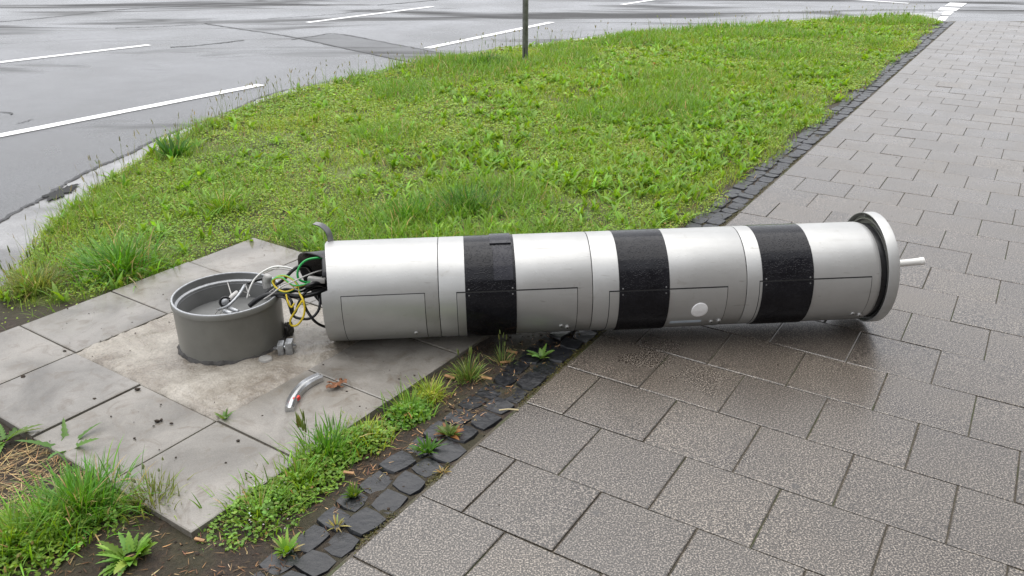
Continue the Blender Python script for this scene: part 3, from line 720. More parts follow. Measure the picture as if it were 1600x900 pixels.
cable('grey_sleeve', [(418, 449, 2.985), (416, 440, 2.985), (419, 431, 2.985)], .0165, M['greyw'], 'short pale grey cable sleeve standing at the pipe rim', 'cable sleeve', seg=16)
p0 = atY(487, 437, 2.95); o = obj('plug', *box_data(p0.x+.02, p0.y, p0.z, .070, .024, .020, Matrix.Rotation(.12, 3, 'Y'), .006), M['greyw']); sharp(o); tag(o, 'grey plug connector lying in the tower opening among the cables', 'connector')

# ------------------------------------------------------------------ small things on the slabs
# bright trim strip
cpts = [at(452.5, 639, .012), at(456, 627, .014), at(463.5, 614, .015), at(474, 603, .015), at(487, 594.5, .015), at(501, 588.5, .014)]
path = spline(cpts, 7)
tr = empty('trim_strip', at(478, 612, 0), 'curved bright metal trim strip lying on the slab near the soil', 'trim strip')
V = []; F = []; prof = [(-.017, -.010), (-.017, .004), (-.011, .010), (-.005, .004), (.004, .004), (.009, .010), (.015, .004), (.015, -.010)]
for i, p in enumerate(path):
    t = (path[min(i+1, len(path)-1)]-path[max(i-1, 0)]).normalized(); n_ = t.cross(Vector((0, 0, 1))).normalized(); u_ = n_.cross(t); k = .75+.25*min(1, (i+3)/10)
    for a, b in prof: V.append(p+n_*a*k*1.15+u_*b*1.3)
np_ = len(prof)
for i in range(len(path)-1):
    for k in range(np_-1): F.append((i*np_+k, i*np_+k+1, (i+1)*np_+k+1, (i+1)*np_+k))
F += [tuple(range(np_)), tuple((len(path)-1)*np_+k for k in range(np_-1, -1, -1))]
o = obj('channel', V, F, M['chrome'], tr); sharp(o, 25)
p0 = at(463.5, 624, .012); o = obj('red_mark', *box_data(p0.x, p0.y, p0.z+.003, .014, .026, .016, Matrix.Rotation(-.55, 3, 'Z'), .003), M['red'], tr)
# steel coupling beside the stub
cc = at(446, 545, .022); bl = empty('bolt_coupling', at(446, 552, 0), 'small galvanised bolt coupling beside the foot of the dark pipe stub', 'bolt coupling')
R_ = Matrix.Rotation(.12, 3, 'Z')
o = obj('clamp_plate', *box_data(cc.x-.016, cc.y, .026, .024, .044, .046, R_, .004), M['zinc'], bl); sharp(o)
o = obj('clamp_plate', *box_data(cc.x+.016, cc.y+.004, .029, .028, .048, .052, R_, .004), M['zinc'], bl); sharp(o)
o = obj('bolt', *tube_data([Vector((cc.x-.045, cc.y-.006, .026)), Vector((cc.x+.042, cc.y+.006, .032))], .0085, 12), M['chrome'], bl, True)
dc = at(415, 563, 0); o = obj('flat_disc', *lathe([(.0001, .011), (.021, .011), (.025, .007), (.027, -.004)], 24, lambda r, a, z: Vector((dc.x+r*math.cos(a)*1.05, dc.y+r*math.sin(a)*.95, z+.002))), M['disc'], None, True); tag(o, 'small pale flat disc on the concrete in front of the pipe stub', 'disc')
# dry leaf
lc = at(525, 603, .004); V = []; F = []; n = 9
for i in range(n):
    for j in range(n):
        a = i/(n-1)*2-1; b = j/(n-1)*2-1; r = math.hypot(a, b)
        V.append(lc+Vector((a*.034*(1+.3*vn(i, j, .9, 2)), b*.022*(1+.5*vn(i, j, .8, 3))+a*.012, .002+.030*vn(i, j, .8, 4)*(1-.3*r))))
for i in range(n-1):
    for j in range(n-1):
        a = (i+.5)/(n-1)*2-1; b = (j+.5)/(n-1)*2-1
        if math.hypot(a, b)*(0.75+.6*vn(math.atan2(b, a)*3, 1, 1, 6)) < .95 and vn(i, j, .9, 9) > .33: F.append((i*n+j, (i+1)*n+j, (i+1)*n+j+1, i*n+j+1))
o = obj('dry_leaf', V, F, M['leafdry']); md = o.modifiers.new('t', 'SOLIDIFY'); md.thickness = .0015; tag(o, 'crumpled brown dry leaf on the slab joint beside the bright trim strip', 'dry leaf')
# crumbs of earth
def crumbs(name, pts, mt, label=None):
    bmx = bmesh.new()
    for p, r in pts:
        g = bmesh.ops.create_icosphere(bmx, subdivisions=1, radius=r); sx_, sy_ = random.uniform(.7, 1.5), random.uniform(.6, 1.1)
        for v in g['verts']: v.co = Vector((v.co.x*sx_, v.co.y*sy_, v.co.z*.6))*random.uniform(.75, 1.2)+p+Vector((0, 0, r*.35))
    me = bpy.data.meshes.new(name); bmx.to_mesh(me); bmx.free(); me.materials.append(mt); o = link(name, me); return tag(o, label, 'crumbs', kind='stuff')
cr = [(at(x, y, 0), r) for x, y, r in [(36, 589, .007), (101, 549, .006), (148, 624, .008), (215, 609, .009), (246, 659, .010), (252, 657, .008), (268, 662, .005), (240, 666, .004), (210, 685, .004), (275, 715, .004), (372, 689, .006), (353, 723, .003), (410, 650, .004), (245, 553, .004), (171, 729, .007), (385, 740, .003), (392, 746, .003), (505, 570, .003), (542, 612, .004), (355, 605, .006), (335, 630, .007), (328, 638, .005), (345, 648, .006)]]
for _ in range(240):
    p, q_ = random.uniform(-.4, 1.23), random.uniform(-.41, 1.25); s = slb(p, q_); 
    if (s-BC).length < .23: continue
    if vn(s.x, s.y, 3, 8)+.25*(0 < p < .83 and 0 < q_ < .85) > .52: cr.append((s, abs(random.gauss(.0012, .0009))+.0008))
for _ in range(160):
    s = pav(abs(random.gauss(0, 1.1)), random.uniform(-1.2, 8)); cr.append((s, random.uniform(.0012, .003)))
for _ in range(4500):
    s = Vector((random.uniform(-1.9, 1.0), random.uniform(1.2, 3.3), 0)); e_ = -((s.x-PO.x)*PE.x+(s.y-PO.y)*PE.y)
    pq = s-SO; p_, q_ = pq.dot(SPd), pq.dot(SQd)
    if -.43 < p_ < 1.26 and -.44 < q_ < 1.28 or e_ < .0 or vn(s.x, s.y, 5, 44) < .35: continue
    if e_ < .19 and random.random() < .8: continue
    s.z = float(soil_h(s.x, s.y))-.001; cr.append((s, abs(random.gauss(.003, .0022))+.001))
crumbs('earth_crumbs', cr, M['crumb'], 'dark crumbs of earth scattered over slabs and pavers')

# ------------------------------------------------------------------ sign post
pp = at(820.5, 99, SOIL_Z); post = empty('sign_post', Vector((pp.x, pp.y, 0)), 'weathered grey steel post standing in the grass near the road', 'post')
PRr = .034
o = obj('tube', *lathe([(PRr, -.25), (PRr, 2.85)], 24, lambda r, a, z: Vector((pp.x+r*math.cos(a), pp.y+r*math.sin(a), z))), M['post'], post, True)
obj('cap', *lathe([(PRr+.002, 2.84), (PRr+.002, 2.862), (PRr*.7, 2.875), (.001, 2.88)], 24, lambda r, a, z: Vector((pp.x+r*math.cos(a), pp.y+r*math.sin(a), z))), M['liner'], post, True)
obj('foot_slot', *box_data(pp.x-.008, pp.y-PRr+.0005, .075, .008, .004, .16), M['gap'], post)
obj('ground_sleeve', *lathe([(PRr+.001, .03), (PRr+.007, .03), (PRr+.007, -.1)], 24, lambda r, a, z: Vector((pp.x+r*math.cos(a), pp.y+r*math.sin(a), z))), M['post'], post, True)

# ------------------------------------------------------------------ apartment house along the far side of the pavement (behind the viewpoint)
HB = 7.9; HV0 = -26.0; HV1 = 9.0; HH_ = 9.4
house = empty('apartment_house', pav(HB, (HV0+HV1)/2), 'long brown brick apartment house along the pavement behind the viewpoint', 'house')
M['brick'] = m_plain('brown_brick', (.105, .075, .055), .8, 0, .3, .3, 30, .2); M['glass'] = m_plain('dark_window_glass', (.02, .022, .025), .06); M['frame'] = m_plain('window_frame_white', (.62, .62, .60), .5); M['tile'] = m_plain('roof_tile', (.09, .045, .035), .7, 0, .3, .3, 12)
hr = Matrix.Rotation(PY, 3, 'Z'); hc = pav(HB+4, (HV0+HV1)/2)
obj('wall', *box_data(hc.x, hc.y, HH_/2-.05, 8, HV1-HV0, HH_, hr), M['brick'], house)
ra = [pav(HB-.5, HV0-.4, HH_-.045), pav(HB-.5, HV1+.4, HH_-.045), pav(HB+4, HV1+.4, HH_+3.2), pav(HB+4, HV0-.4, HH_+3.2), pav(HB+8.5, HV0-.4, HH_-.045), pav(HB+8.5, HV1+.4, HH_-.045)]
obj('roof', ra, [(0, 3, 2, 1), (3, 4, 5, 2), (0, 4, 3), (1, 2, 5), (0, 1, 5, 4)], M['tile'], house)
wi_f = mesh('window', *merge(box_data(0, 0, .72, .09, 1.24, .08), box_data(0, 0, -.72, .09, 1.24, .08), box_data(0, .58, 0, .09, .08, 1.36), box_data(0, -.58, 0, .09, .08, 1.36), box_data(0, 0, 0, .06, .06, 1.36)), M['frame'])
wi_p = mesh('pane', *box_data(.02, 0, 0, .02, 1.1, 1.36), M['glass'])
for fl in range(3):
    for k in range(14):
        wv = HV0+1.4+k*2.47
        if fl == 0 and k in (4, 10): continue
        f_ = link('window', wi_f, house); f_.matrix_basis = Matrix.Translation(pav(HB-.03, wv, 1.7+fl*2.9)) @ Matrix.Rotation(PY, 4, 'Z')
        g_ = bpy.data.objects.new('pane', wi_p); C.objects.link(g_); g_.parent = f_
for k in (4, 10):
    d_ = pav(HB-.03, HV0+1.4+k*2.47, 1.1); o = obj('door', *box_data(d_.x, d_.y, d_.z, .1, 1.1, 2.3, hr, .01), M['frame'], house)

# ------------------------------------------------------------------ vegetation
class Veg:
    def __init__(s): s.v = []; s.f = []; s.c = []; s.n = 0
    def add(s, V, F, Cc):                 # V (n,k,3)  F (m,3) per item  Cc (n,3)
        n, k = V.shape[:2]
        s.v.append(V.reshape(-1, 3)); s.f.append((F[None]+(np.arange(n)*k)[:, None, None]+s.n).reshape(-1, 3)); s.c.append(np.repeat(Cc, k, 0)); s.n += n*k
    def blades(s, root, L, W, az, lean, curl, col, seg=3):
        n = len(root); d = np.stack([np.cos(az), np.sin(az), 0*az], 1); sd_ = np.stack([-np.sin(az), np.cos(az), 0*az], 1)
        tw = rng.uniform(-.9, .9, n)[:, None]; sd_ = sd_*np.cos(tw)+d*np.sin(tw)
        p = root.copy(); rows = []; wl = [.75, 1, .72, 0] if seg == 3 else [.8, 1, .95, .65, 0]
        for i in range(seg+1):
            if i < seg:
                rows += [p-sd_*(W*wl[i]/2)[:, None], p+sd_*(W*wl[i]/2)[:, None]]
                ph = lean+curl*(i+.5)/seg; st = (L/seg)[:, None]; p = p+st*(d*np.sin(ph)[:, None]+np.array([0, 0, 1.])*np.cos(ph)[:, None])
            else: rows.append(p)
        F = []
        for i in range(seg-1): F += [(2*i, 2*i+1, 2*i+3), (2*i, 2*i+3, 2*i+2)]
        F.append((2*seg-2, 2*seg-1, 2*seg)); s.add(np.stack(rows, 1), np.array(F), col); return p
    def leaves(s, root, L, W, az, lean, curl, col, jag=.0, seg=7):
        n = len(root); d = np.stack([np.cos(az), np.sin(az), 0*az], 1); sd_ = np.stack([-np.sin(az), np.cos(az), 0*az], 1); up = np.array([0, 0, 1.])
        roll = rng.normal(0, .25, n)[:, None]; p = root.copy(); rows = []
        for i in range(seg+1):
            t = i/seg; ph = lean+curl*t; tan = d*np.sin(ph)[:, None]+up*np.cos(ph)[:, None]; nor = up*np.sin(ph)[:, None]-d*np.cos(ph)[:, None]
            w_ = (math.sin(math.pi*min(1, .12+.88*t)**.62*.98)**.8 if t < 1 else .02)*(1+jag*(1 if i % 2 else -1)*(1-t*.5)); sv = sd_*np.cos(roll)+nor*np.sin(roll)
            hw = (W*w_/2)[:, None]; rows += [p-sv*hw+nor*hw*.35, p, p+sv*hw+nor*hw*.35]
            p = p+(L/seg)[:, None]*tan
        F = []
        for i in range(seg):
            a = 3*i
            for k in (0, 1): F += [(a+k, a+k+1, a+k+4), (a+k, a+k+4, a+k+3)]
        s.add(np.stack(rows, 1), np.array(F), col)
    def rounds(s, pos, r, col, tilt=.5):
        n = len(pos); az = rng.uniform(0, 6.283, n); ti = np.abs(rng.normal(0, tilt, n)); nor = np.stack([np.sin(ti)*np.cos(az), np.sin(ti)*np.sin(az), np.cos(ti)], 1)
        a = np.cross(nor, rng.normal(size=(n, 3))); a /= np.linalg.norm(a, axis=1)[:, None]; b = np.cross(nor, a); rows = []
        for k, (x, y, z) in enumerate([(-1, 0, 0), (-.35, .62, .16), (.55, .60, .16), (1, 0, -.05), (.55, -.60, .16), (-.35, -.62, .16)]):
            rows.append(pos+(a*x+b*y+nor*z)*r[:, None])
        s.add(np.stack(rows, 1), np.array([(0, 1, 5), (1, 2, 5), (2, 4, 5), (2, 3, 4)]), col)
    def build(s, name, m=None, parent=None, origin=None):
        V = np.concatenate(s.v); F = np.concatenate(s.f).astype(np.int32); Cc = np.concatenate(s.c)
        if origin is not None: V = V-np.array(origin)
        me = bpy.data.meshes.new(name); me.vertices.add(len(V)); me.vertices.foreach_set('co', V.astype(np.float32).ravel())
        me.loops.add(F.size); me.loops.foreach_set('vertex_index', F.ravel()); me.polygons.add(len(F))
        me.polygons.foreach_set('loop_start', np.arange(0, F.size, 3, dtype=np.int32)); me.polygons.foreach_set('loop_total', np.full(len(F), 3, np.int32))
        me.polygons.foreach_set('use_smooth', np.ones(len(F), bool))
        at_ = me.color_attributes.new('col', 'FLOAT_COLOR', 'POINT'); at_.data.foreach_set('color', np.c_[Cc, np.ones(len(Cc))].astype(np.float32).ravel())
        me.materials.append(m or M['veg']); me.update(calc_edges=True)
        o = bpy.data.objects.new(name, me); C.objects.link(o)
        if origin is not None: o.location = origin
        if parent is not None: o.parent = parent; o.location = (0, 0, 0)
        return o
def shade(base, n, sv=.22, sh=.12):
    b = np.array(base)[None]*np.exp(rng.normal(0, sv, (n, 1))); b = b*np.exp(rng.normal(0, sh, (n, 3))*np.array([1, .3, .8])); return np.clip(b, .003, .9)
GRASS = (.165, .295, .036); LUSH = (.110, .260, .032); LIME = (.285, .380, .048); OLIVE = (.200, .235, .055); STRAW = (.42, .33, .15)
slab_poly = [tuple(slb(p, q_)[:2]) for p, q_ in ((-.42, -.435), (-.42, 1.275), (1.255, 1.275), (1.255, -.435))]
sp2 = [tuple(slb(p, q_)[:2]) for p, q_ in ((-.37, -.385), (-.37, 1.225), (1.205, 1.225), (1.205, -.385))]
def Zsoil(x, y): return soil_h(x, y)
def tower_clear(x, y):                    # keep stems out of the drum
    px = x-TA.x; py = y-TA.y; s = px*TX.x+py*TX.y; d = px*TX.y-py*TX.x
    return (np.abs(d) > .17) | (s < s0) | (s > s4+.1)
# main meadow: everything beyond the slabs, bounded by the gutter and the setts; the near strips are thin here
bare = [[tuple(at(*p, SOIL_Z)[:2]) for p in poly] for poly in (
    [(-80, 476), (0, 473), (70, 480), (150, 466), (205, 446), (150, 475), (0, 525), (-80, 545)],)]
near_line = [tuple(at(*p, SOIL_Z)[:2]) for p in [(-600, 900), (-300, 560), (-60, 512), (0, 503)]]+[tuple(slb(-.2, 0)[:2]), tuple(slb(.8, .4)[:2]), tuple(slb(1.15, .5)[:2])]+[tuple(at(*p, SOIL_Z)[:2]) for p in [(640, 420), (900, 420), (1080, 355), (1125, 330)]]
zone = near_line+[(p.x, p.y) for p in [pav(-STRIP+.08, v) for v in np.linspace(5.5, 13.0, 16)]]+[(p.x, p.y) for p in reversed(kp) if p.y > 1.0]
def scatter(n, xr=(-3, 7.2), yr=(2.2, 15.2)):
    # more per square metre near the camera
    x = rng.uniform(*xr, n); y = rng.uniform(*yr, n); keep = rng.random(n) < np.clip(4.6/y, 0, 1)**1.25
    x, y = x[keep], y[keep]; k = inside(zone, x, y) & ~inside(slab_poly, x, y) & tower_clear(x, y) & (~inside(bare[0], x, y) | (rng.random(len(x)) < .12)); return x[k], y[k]
def edgew(x, y):                          # distance to the sett edge (m)
    return -((x-PO.x)*PE.x+(y-PO.y)*PE.y)-STRIP
LODW = lambda y: np.clip(y/4.2, .85, 2.6)
sx_, sy_ = soil_xy[:, 0], soil_xy[:, 1]; mz = (inside(zone, sx_, sy_) & ~inside(bare[0], sx_, sy_))*np.clip((edgew(sx_, sy_)-.05)/.2, 0, 1)*np.clip((vn(sx_, sy_, 3, 81)*.5+vn(sx_, sy_, 11, 82)*.5-.22)*3, .15, .95)
at_ = soil_o.data.attributes.new('moss', 'FLOAT', 'POINT'); at_.data.foreach_set('value', mz.astype(np.float32))
vg = Veg()
x, y = scatter(1000000); 
dens = vn(x, y, 1.1, 11)*.6+vn(x, y, 3.7, 12)*.4
keep = rng.random(len(x)) < np.clip(.25+1.3*(dens-.3), .10, 1)*np.clip((edgew(x, y)+.24*vn(x, y, 3, 71)-.05)/.14+.05, .03, 1); x, y, dens = x[keep], y[keep], dens[keep]
n = len(x); lift = vn(x, y, 1.6, 13); tallp = np.clip((vn(x, y, 1.2, 14)-.50)*4, 0, 1)
Lh = (.035+.055*lift+.07*tallp)*rng.uniform(.6, 1.35, n); Wd = rng.uniform(.0026, .0052, n)*LODW(y)*.8
cmix = vn(x, y, 1.3, 15)[:, None]; lush = np.clip(tallp[:, None]*1.2, 0, 1); right = np.clip((x-.2*y+1.0)/2.0, 0, 1)[:, None]
col = shade(GRASS, n)*(1-cmix)+shade(LIME, n)*cmix; col = col*(1-lush*.6)+shade(LUSH, n)*lush*.6
drym = rng.random(n) < .07; col[drym] = shade(STRAW, drym.sum())
vg.blades(np.stack([x, y, Zsoil(x, y)-.004], 1), Lh, Wd, rng.uniform(0, 6.283, n), np.abs(rng.normal(.25, .22, n)), rng.uniform(.2, 1.5, n), col)
print('blades', n)
tag(vg.build('meadow_grass'), 'bright green uncut grass filling the verge between road and pavement', 'grass', kind='stuff')
# low clover and chickweed
vc = Veg(); x, y = scatter(1000000); d1 = vn(x, y, 1.4, 21)*.55+vn(x, y, 5.0, 22)*.45; k = rng.random(len(x)) < np.clip((d1-.24)*3.2, .10, 1)*np.clip((edgew(x, y)+.24*vn(x, y, 3, 71)-.06)/.12+.05, .0, 1); x, y, d1 = x[k], y[k], d1[k]; n = len(x)
h = .012+.045*np.clip(d1-.25, 0, 1)*rng.random(n)+.012*rng.random(n); cm = vn(x, y, 2.1, 23)[:, None]
col = shade(LIME, n, .2)*cm*1.0+shade((.20, .35, .038), n, .25)*(1-cm); od = rng.random(n) < .05; col[od] = shade((.24, .13, .05), od.sum())
vc.rounds(np.stack([x, y, Zsoil(x, y)+h], 1), rng.uniform(.0038, .0085, n)*np.clip(y/4.4, .9, 2.2), col); print('rounds', n)
tag(vc.build('meadow_clover'), 'low yellow green clover and chickweed spread between the verge grass', 'ground cover', kind='stuff')
# broad dandelion-like leaves, thick on the pavement side
vb = Veg(); x, y = scatter(30000); wr = np.clip((x+2.3-.23*y)/1.6, 0, 1); d2 = vn(x, y, 1.7, 31); k = rng.random(len(x)) < (.12+1.0*wr*np.clip((d2-.2)*2.2, .1, 1))*np.clip(edgew(x, y)/.15, 0, 1)*np.clip(1.35-y/14, .35, 1); x, y = x[k], y[k]
xs = np.repeat(x, 6)+rng.normal(0, .012, len(x)*6); ys_ = np.repeat(y, 6)+rng.normal(0, .012, len(x)*6); n = len(xs)
col = shade((.145, .30, .036), n, .32)*.6+shade((.25, .385, .05), n, .22)*.4
vb.leaves(np.stack([xs, ys_, Zsoil(xs, ys_)+.005], 1), rng.uniform(.05, .115, n), rng.uniform(.014, .026, n)*np.clip(ys_/5, .9, 1.6), rng.uniform(0, 6.283, n), rng.uniform(.2, .9, n), rng.uniform(.3, 1.1, n), col, .22, 5); print('broad', n)
tag(vb.build('meadow_broadleaf'), 'fresh green broad weed leaves crowding the pavement side of the verge', 'weeds', kind='stuff')
# seed heads on thin stalks along the road side and the far tip
vs = Veg(); roots = []
kpv = [p for p in kp if p.y > 3]
for _ in range(560):
    p = kpv[int(rng.random()**.8*(len(kpv)-1))]; t = rng.uniform(.0, 1); off = abs(rng.normal(.05, .18)); c = Vector((p.x, p.y, 0))
    roots.append((p.x+off*.85+rng.normal(0, .05), p.y-off*.35+rng.normal(0, .12)))
roots = np.array(roots); roots = roots[inside(zone, roots[:, 0], roots[:, 1])]; n = len(roots); rt = np.c_[roots, Zsoil(roots[:, 0], roots[:, 1])]
az = rng.uniform(0, 6.283, n); Ls = rng.uniform(.10, .26, n); tip = vs.blades(rt, Ls, np.full(n, .0022)*LODW(rt[:, 1]), az, rng.uniform(.02, .3, n), rng.uniform(0, .4, n), shade((.15, .20, .06), n))
vs.blades(tip-np.array([0, 0, .012]), rng.uniform(.022, .05, n), rng.uniform(.005, .008, n)*LODW(rt[:, 1])*.8, az, rng.uniform(.05, .5, n), rng.uniform(0, .6, n), shade((.20, .19, .085), n))
tag(vs.build('seed_stalks'), 'thin grass stalks with seed heads standing along the road edge of the verge', 'grass stalks', kind='stuff')

# litter and straw on the bare soil
vl = Veg(); ltz = [tuple(at(*p, SOIL_Z)[:2]) for p in [(-150, 640), (0, 650), (70, 690), (180, 760), (320, 835), (470, 715), (610, 628), (720, 555), (960, 505), (860, 560), (760, 660), (640, 720), (500, 850), (380, 960), (-200, 960)]]
x = rng.uniform(-1.9, 1.0, 40000); y = rng.uniform(1.0, 4.4, 40000); inl = inside(ltz, x, y) | ((np.abs(edgew(x, y)+.02) < .09) & (y > 2.5)); k = inl & ~inside(slab_poly, x, y) & (rng.random(len(x)) < .40+.5*(vn(x, y, 5, 41) > .5)); x, y = x[k], y[k]; n = len(x)
pick = rng.random(n)[:, None]; col = np.where(pick < .5, shade((.085, .045, .022), n, .4), np.where(pick < .85, shade((.22, .13, .06), n, .35), shade((.42, .30, .16), n, .3)))
vl.blades(np.stack([x, y, np.maximum(Zsoil(x, y), np.where(edgew(x, y) < .0, -.008, -1))+.003], 1), rng.uniform(.006, .032, n), rng.uniform(.0012, .0042, n), rng.uniform(0, 6.283, n), rng.uniform(1.25, 1.6, n), rng.uniform(-.3, .3, n), col)
x = rng.uniform(-1.7, -1.2, 2600); y = rng.uniform(1.75, 2.75, 2600); k = inside(ltz, x, y) & (vn(x, y, 4, 43) > .42); x, y = x[k], y[k]; n = len(x)
vl.blades(np.stack([x, y, Zsoil(x, y)+.006], 1), rng.uniform(.02, .075, n), rng.uniform(.0012, .0028, n), rng.normal(.5, .9, n), rng.uniform(1.2, 1.55, n), rng.uniform(-.3, .4, n), shade((.40, .29, .14), n, .3))
tag(vl.build('plant_litter', M['dry']), 'brown plant litter and dry straw on the bare soil around the slabs', 'litter', kind='stuff')
# larger wood chips
chips = [(703, 590, .05, 'light brown wood chip on the soil beside the spiky grass tuft'), (760, 592, .05, 'light wood chip on the soil edge right of the spiky tuft'), (790, 567, .05, 'wood chip on the soil left of the small dandelion on the setts'), (800, 551, .05, 'wood chip on the soil closest to the tower'), (545, 740, .04, 'wood chip on the soil strip between weed patch and setts'), (312, 845, .035, 'brown chip on dark soil in front of the front slab corner'), (168, 762, .038, 'light brown wood chip behind the big grass clump at the lower left')]
for x_, y_, ln, lab in chips:
    p = at(x_, y_, SOIL_Z+.012)
    o = obj('wood_chip', *box_data(p.x, p.y, p.z+.004, ln*.85, ln*.28, .005, Matrix.Rotation(random.uniform(-.6, .6), 3, 'Z') @ Matrix.Rotation(.1, 3, 'Y'), .0015), M['chip']); tag(o, lab, 'wood chip', 'wood chips on the soil')
p = at(795, 642, 0); o = obj('straw', *tube_data(spline([p+Vector((-.034, -.002, .004)), p+Vector((0, .001, .006)), p+Vector((.034, -.001, .004))], 4), .0028, 6), M['straw']); tag(o, 'pale straw lying across the mossy paver edge', 'straw')
# moss along the paver edge and in the sett joints
vm = Veg(); n = 26000; v = rng.uniform(-1.7, 9, n); u = np.where(rng.random(n) < .75, rng.normal(-.012, .009, n), rng.uniform(-STRIP, 0, n)); X = PO.x+PE.x*u+PN.x*v; Y = PO.y+PE.y*u+PN.y*v
k = (vn(X, Y, 4, 51) > .42) & (rng.random(n) < np.clip(3/np.maximum(Y, 1), 0, 1)); X, Y = X[k], Y[k]; n = len(X)
vm.rounds(np.stack([X, Y, np.full(n, -.009)+rng.random(n)*.006], 1), rng.uniform(.0016, .0042, n), shade((.075, .085, .018), n, .35)*.6+shade((.10, .065, .03), n, .3)*.4, .8)
tag(vm.build('moss'), 'dark green moss in the joints along the pavement edge', 'moss', kind='stuff')

# individual plants -------------------------------------------------
def plant(name, px, py, parts, label, cat, z=SOIL_Z, group=None):
    p = at(px, py, z); root = empty(name, Vector((p.x, p.y, z)), label, cat, group)
    for nm, fn in parts:
        vv = Veg(); fn(vv); vv.build(nm, None, root)
    return root
def grass_p(n, R, L0, L1, W=(.003, .006), base=GRASS, lean=.3, curl=(.2, 1.2), dry=.06, seg=4):
    def fn(v):
        r = np.minimum(np.abs(rng.normal(0, R*.55, n)), R*1.25); a = rng.uniform(0, 6.283, n); x = r*np.cos(a); y = r*np.sin(a)
        col = shade(base, n, .25); d = rng.random(n) < dry; col[d] = shade(STRAW, d.sum())
        v.blades(np.stack([x, y, np.zeros(n)], 1), rng.uniform(L0, L1, n), rng.uniform(*W, n), a+rng.normal(0, .7, n), np.abs(rng.normal(lean*.6, lean*.6, n)), rng.uniform(*curl, n), col, seg)
    return fn
def rosette_p(n, L0, L1, W0, W1, base=(.10, .235, .03), jag=.3, lean=(.5, 1.2), R=.01):
    def fn(v):
        a = np.linspace(0, 6.283*(n/7), n)+rng.normal(0, .3, n); c = np.stack([np.cos(a)*R, np.sin(a)*R, np.full(n, .004)], 1)
        v.leaves(c, rng.uniform(L0, L1, n), rng.uniform(W0, W1, n), a, rng.uniform(*lean, n), rng.uniform(.1, .7, n), shade(base, n, .2), jag, 13)
    return fn
def mat_p(n, R, h, r0, r1, base=LIME, ex=1.0, rot=0.0):
    def fn(v):
        n3 = n*3; r = R*1.15*np.sqrt(rng.random(n3)); a = rng.uniform(0, 6.283, n3); x = r*np.cos(a)*ex; y = r*np.sin(a); x, y = x*math.cos(rot)-y*math.sin(rot), x*math.sin(rot)+y*math.cos(rot)
        o1, o2 = rng.uniform(0, 9, 2); den = vn(x+o1, y+o2, 22, 61)*.6+vn(x+o1, y+o2, 55, 62)*.4
        k = (rng.random(n3) < np.clip((den-.18)*2.1, 0, 1)*np.clip((1.15-r/R)*2.2, 0, 1)); x, y, r, den = x[k], y[k], r[k], den[k]; m_ = len(x)
        hh = h*rng.random(m_)**.8*np.clip(1-(r/R)**2*.8, .12, 1)*(.25+1.1*den)+.004
        c1 = vn(x+o2, y+o1, 30, 63)[:, None]; b = np.array(base); col = shade(b*np.array([1.55, 1.3, 1.3]), m_, .25)*c1+shade(b*1.05, m_, .3)*(1-c1); dd = rng.random(m_) < .035; col[dd] = shade((.30, .22, .08), dd.sum())
        v.rounds(np.stack([x, y, hh], 1), rng.uniform(r0, r1, m_)*.78, col, .7)
    return fn
def stems_p(n, R, L0, L1, head=.03, base=(.14, .22, .05), hb=(.16, .20, .06), hw=.008, lean=.15):
    def fn(v):
        a = rng.uniform(0, 6.283, n); r = R*rng.random(n); rt = np.stack([r*np.cos(a), r*np.sin(a), np.zeros(n)], 1)
        tip = v.blades(rt, rng.uniform(L0, L1, n), np.full(n, .0025), a, np.abs(rng.normal(0, lean, n)), rng.uniform(0, .3, n), shade(base, n))
        for k in range(3): v.blades(tip-np.array([0, 0, .006]), rng.uniform(head*.7, head*1.2, n), rng.uniform(hw*.7, hw, n), a+k*1.05, np.abs(rng.normal(.06, .06, n)), rng.uniform(0, .25, n), shade(hb, n))
    return fn
GA = math.radians(57.9)
plant('grass_clump', 128, 800, [('blades', grass_p(750, .14, .05, .16, (.003, .0055), LUSH, .6, (.2, 1.5))), ('low_leaves', mat_p(900, .16, .05, .005, .010, (.14, .27, .04)))], 'big lush grass clump at the lower left near the slab corner', 'grass clump')
plant('grass_clump', 20, 860, [('blades', grass_p(240, .12, .06, .15, (.0035, .006), GRASS, .5)), ('low_leaves', mat_p(1300, .17, .05, .006, .011, (.15, .28, .04)))], 'clover-filled grass clump in the bottom left corner', 'grass clump')
plant('grass_clump', 70, 835, [('blades', grass_p(380, .12, .05, .13, (.003, .005), GRASS, .6, (.2, 1.5))), ('low_leaves', mat_p(900, .13, .05, .005, .010, (.15, .28, .04)))], 'low bright grass clump between the big clump and the bottom left corner', 'grass clump')
plant('dandelion', 205, 872, [('leaves', rosette_p(40, .035, .088, .015, .026, (.19, .34, .06), .30, (.3, 1.5), .02))], 'leafy dandelion rosette on dark soil at the bottom left', 'dandelion')
plant('dandelion', 105, 706, [('leaves', rosette_p(5, .09, .17, .018, .026, (.12, .24, .04), .35, (.55, 1.1)))], 'sparse dandelion reaching a long leaf over the left slab edge', 'dandelion')
plant('dandelion', 8, 690, [('leaves', rosette_p(8, .07, .14, .014, .022, (.12, .22, .04), .45, (.7, 1.3)))], 'ragged dandelion on straw at the left picture edge', 'dandelion')
plant('flowering_weed', 238, 790, [('blades', grass_p(190, .075, .05, .11, (.0025, .0045), OLIVE, .4)), ('stalks', stems_p(16, .08, .08, .14, .016, hb=(.32, .36, .2)))], 'wispy flowering weed against the slab edge left of its corner', 'weed')
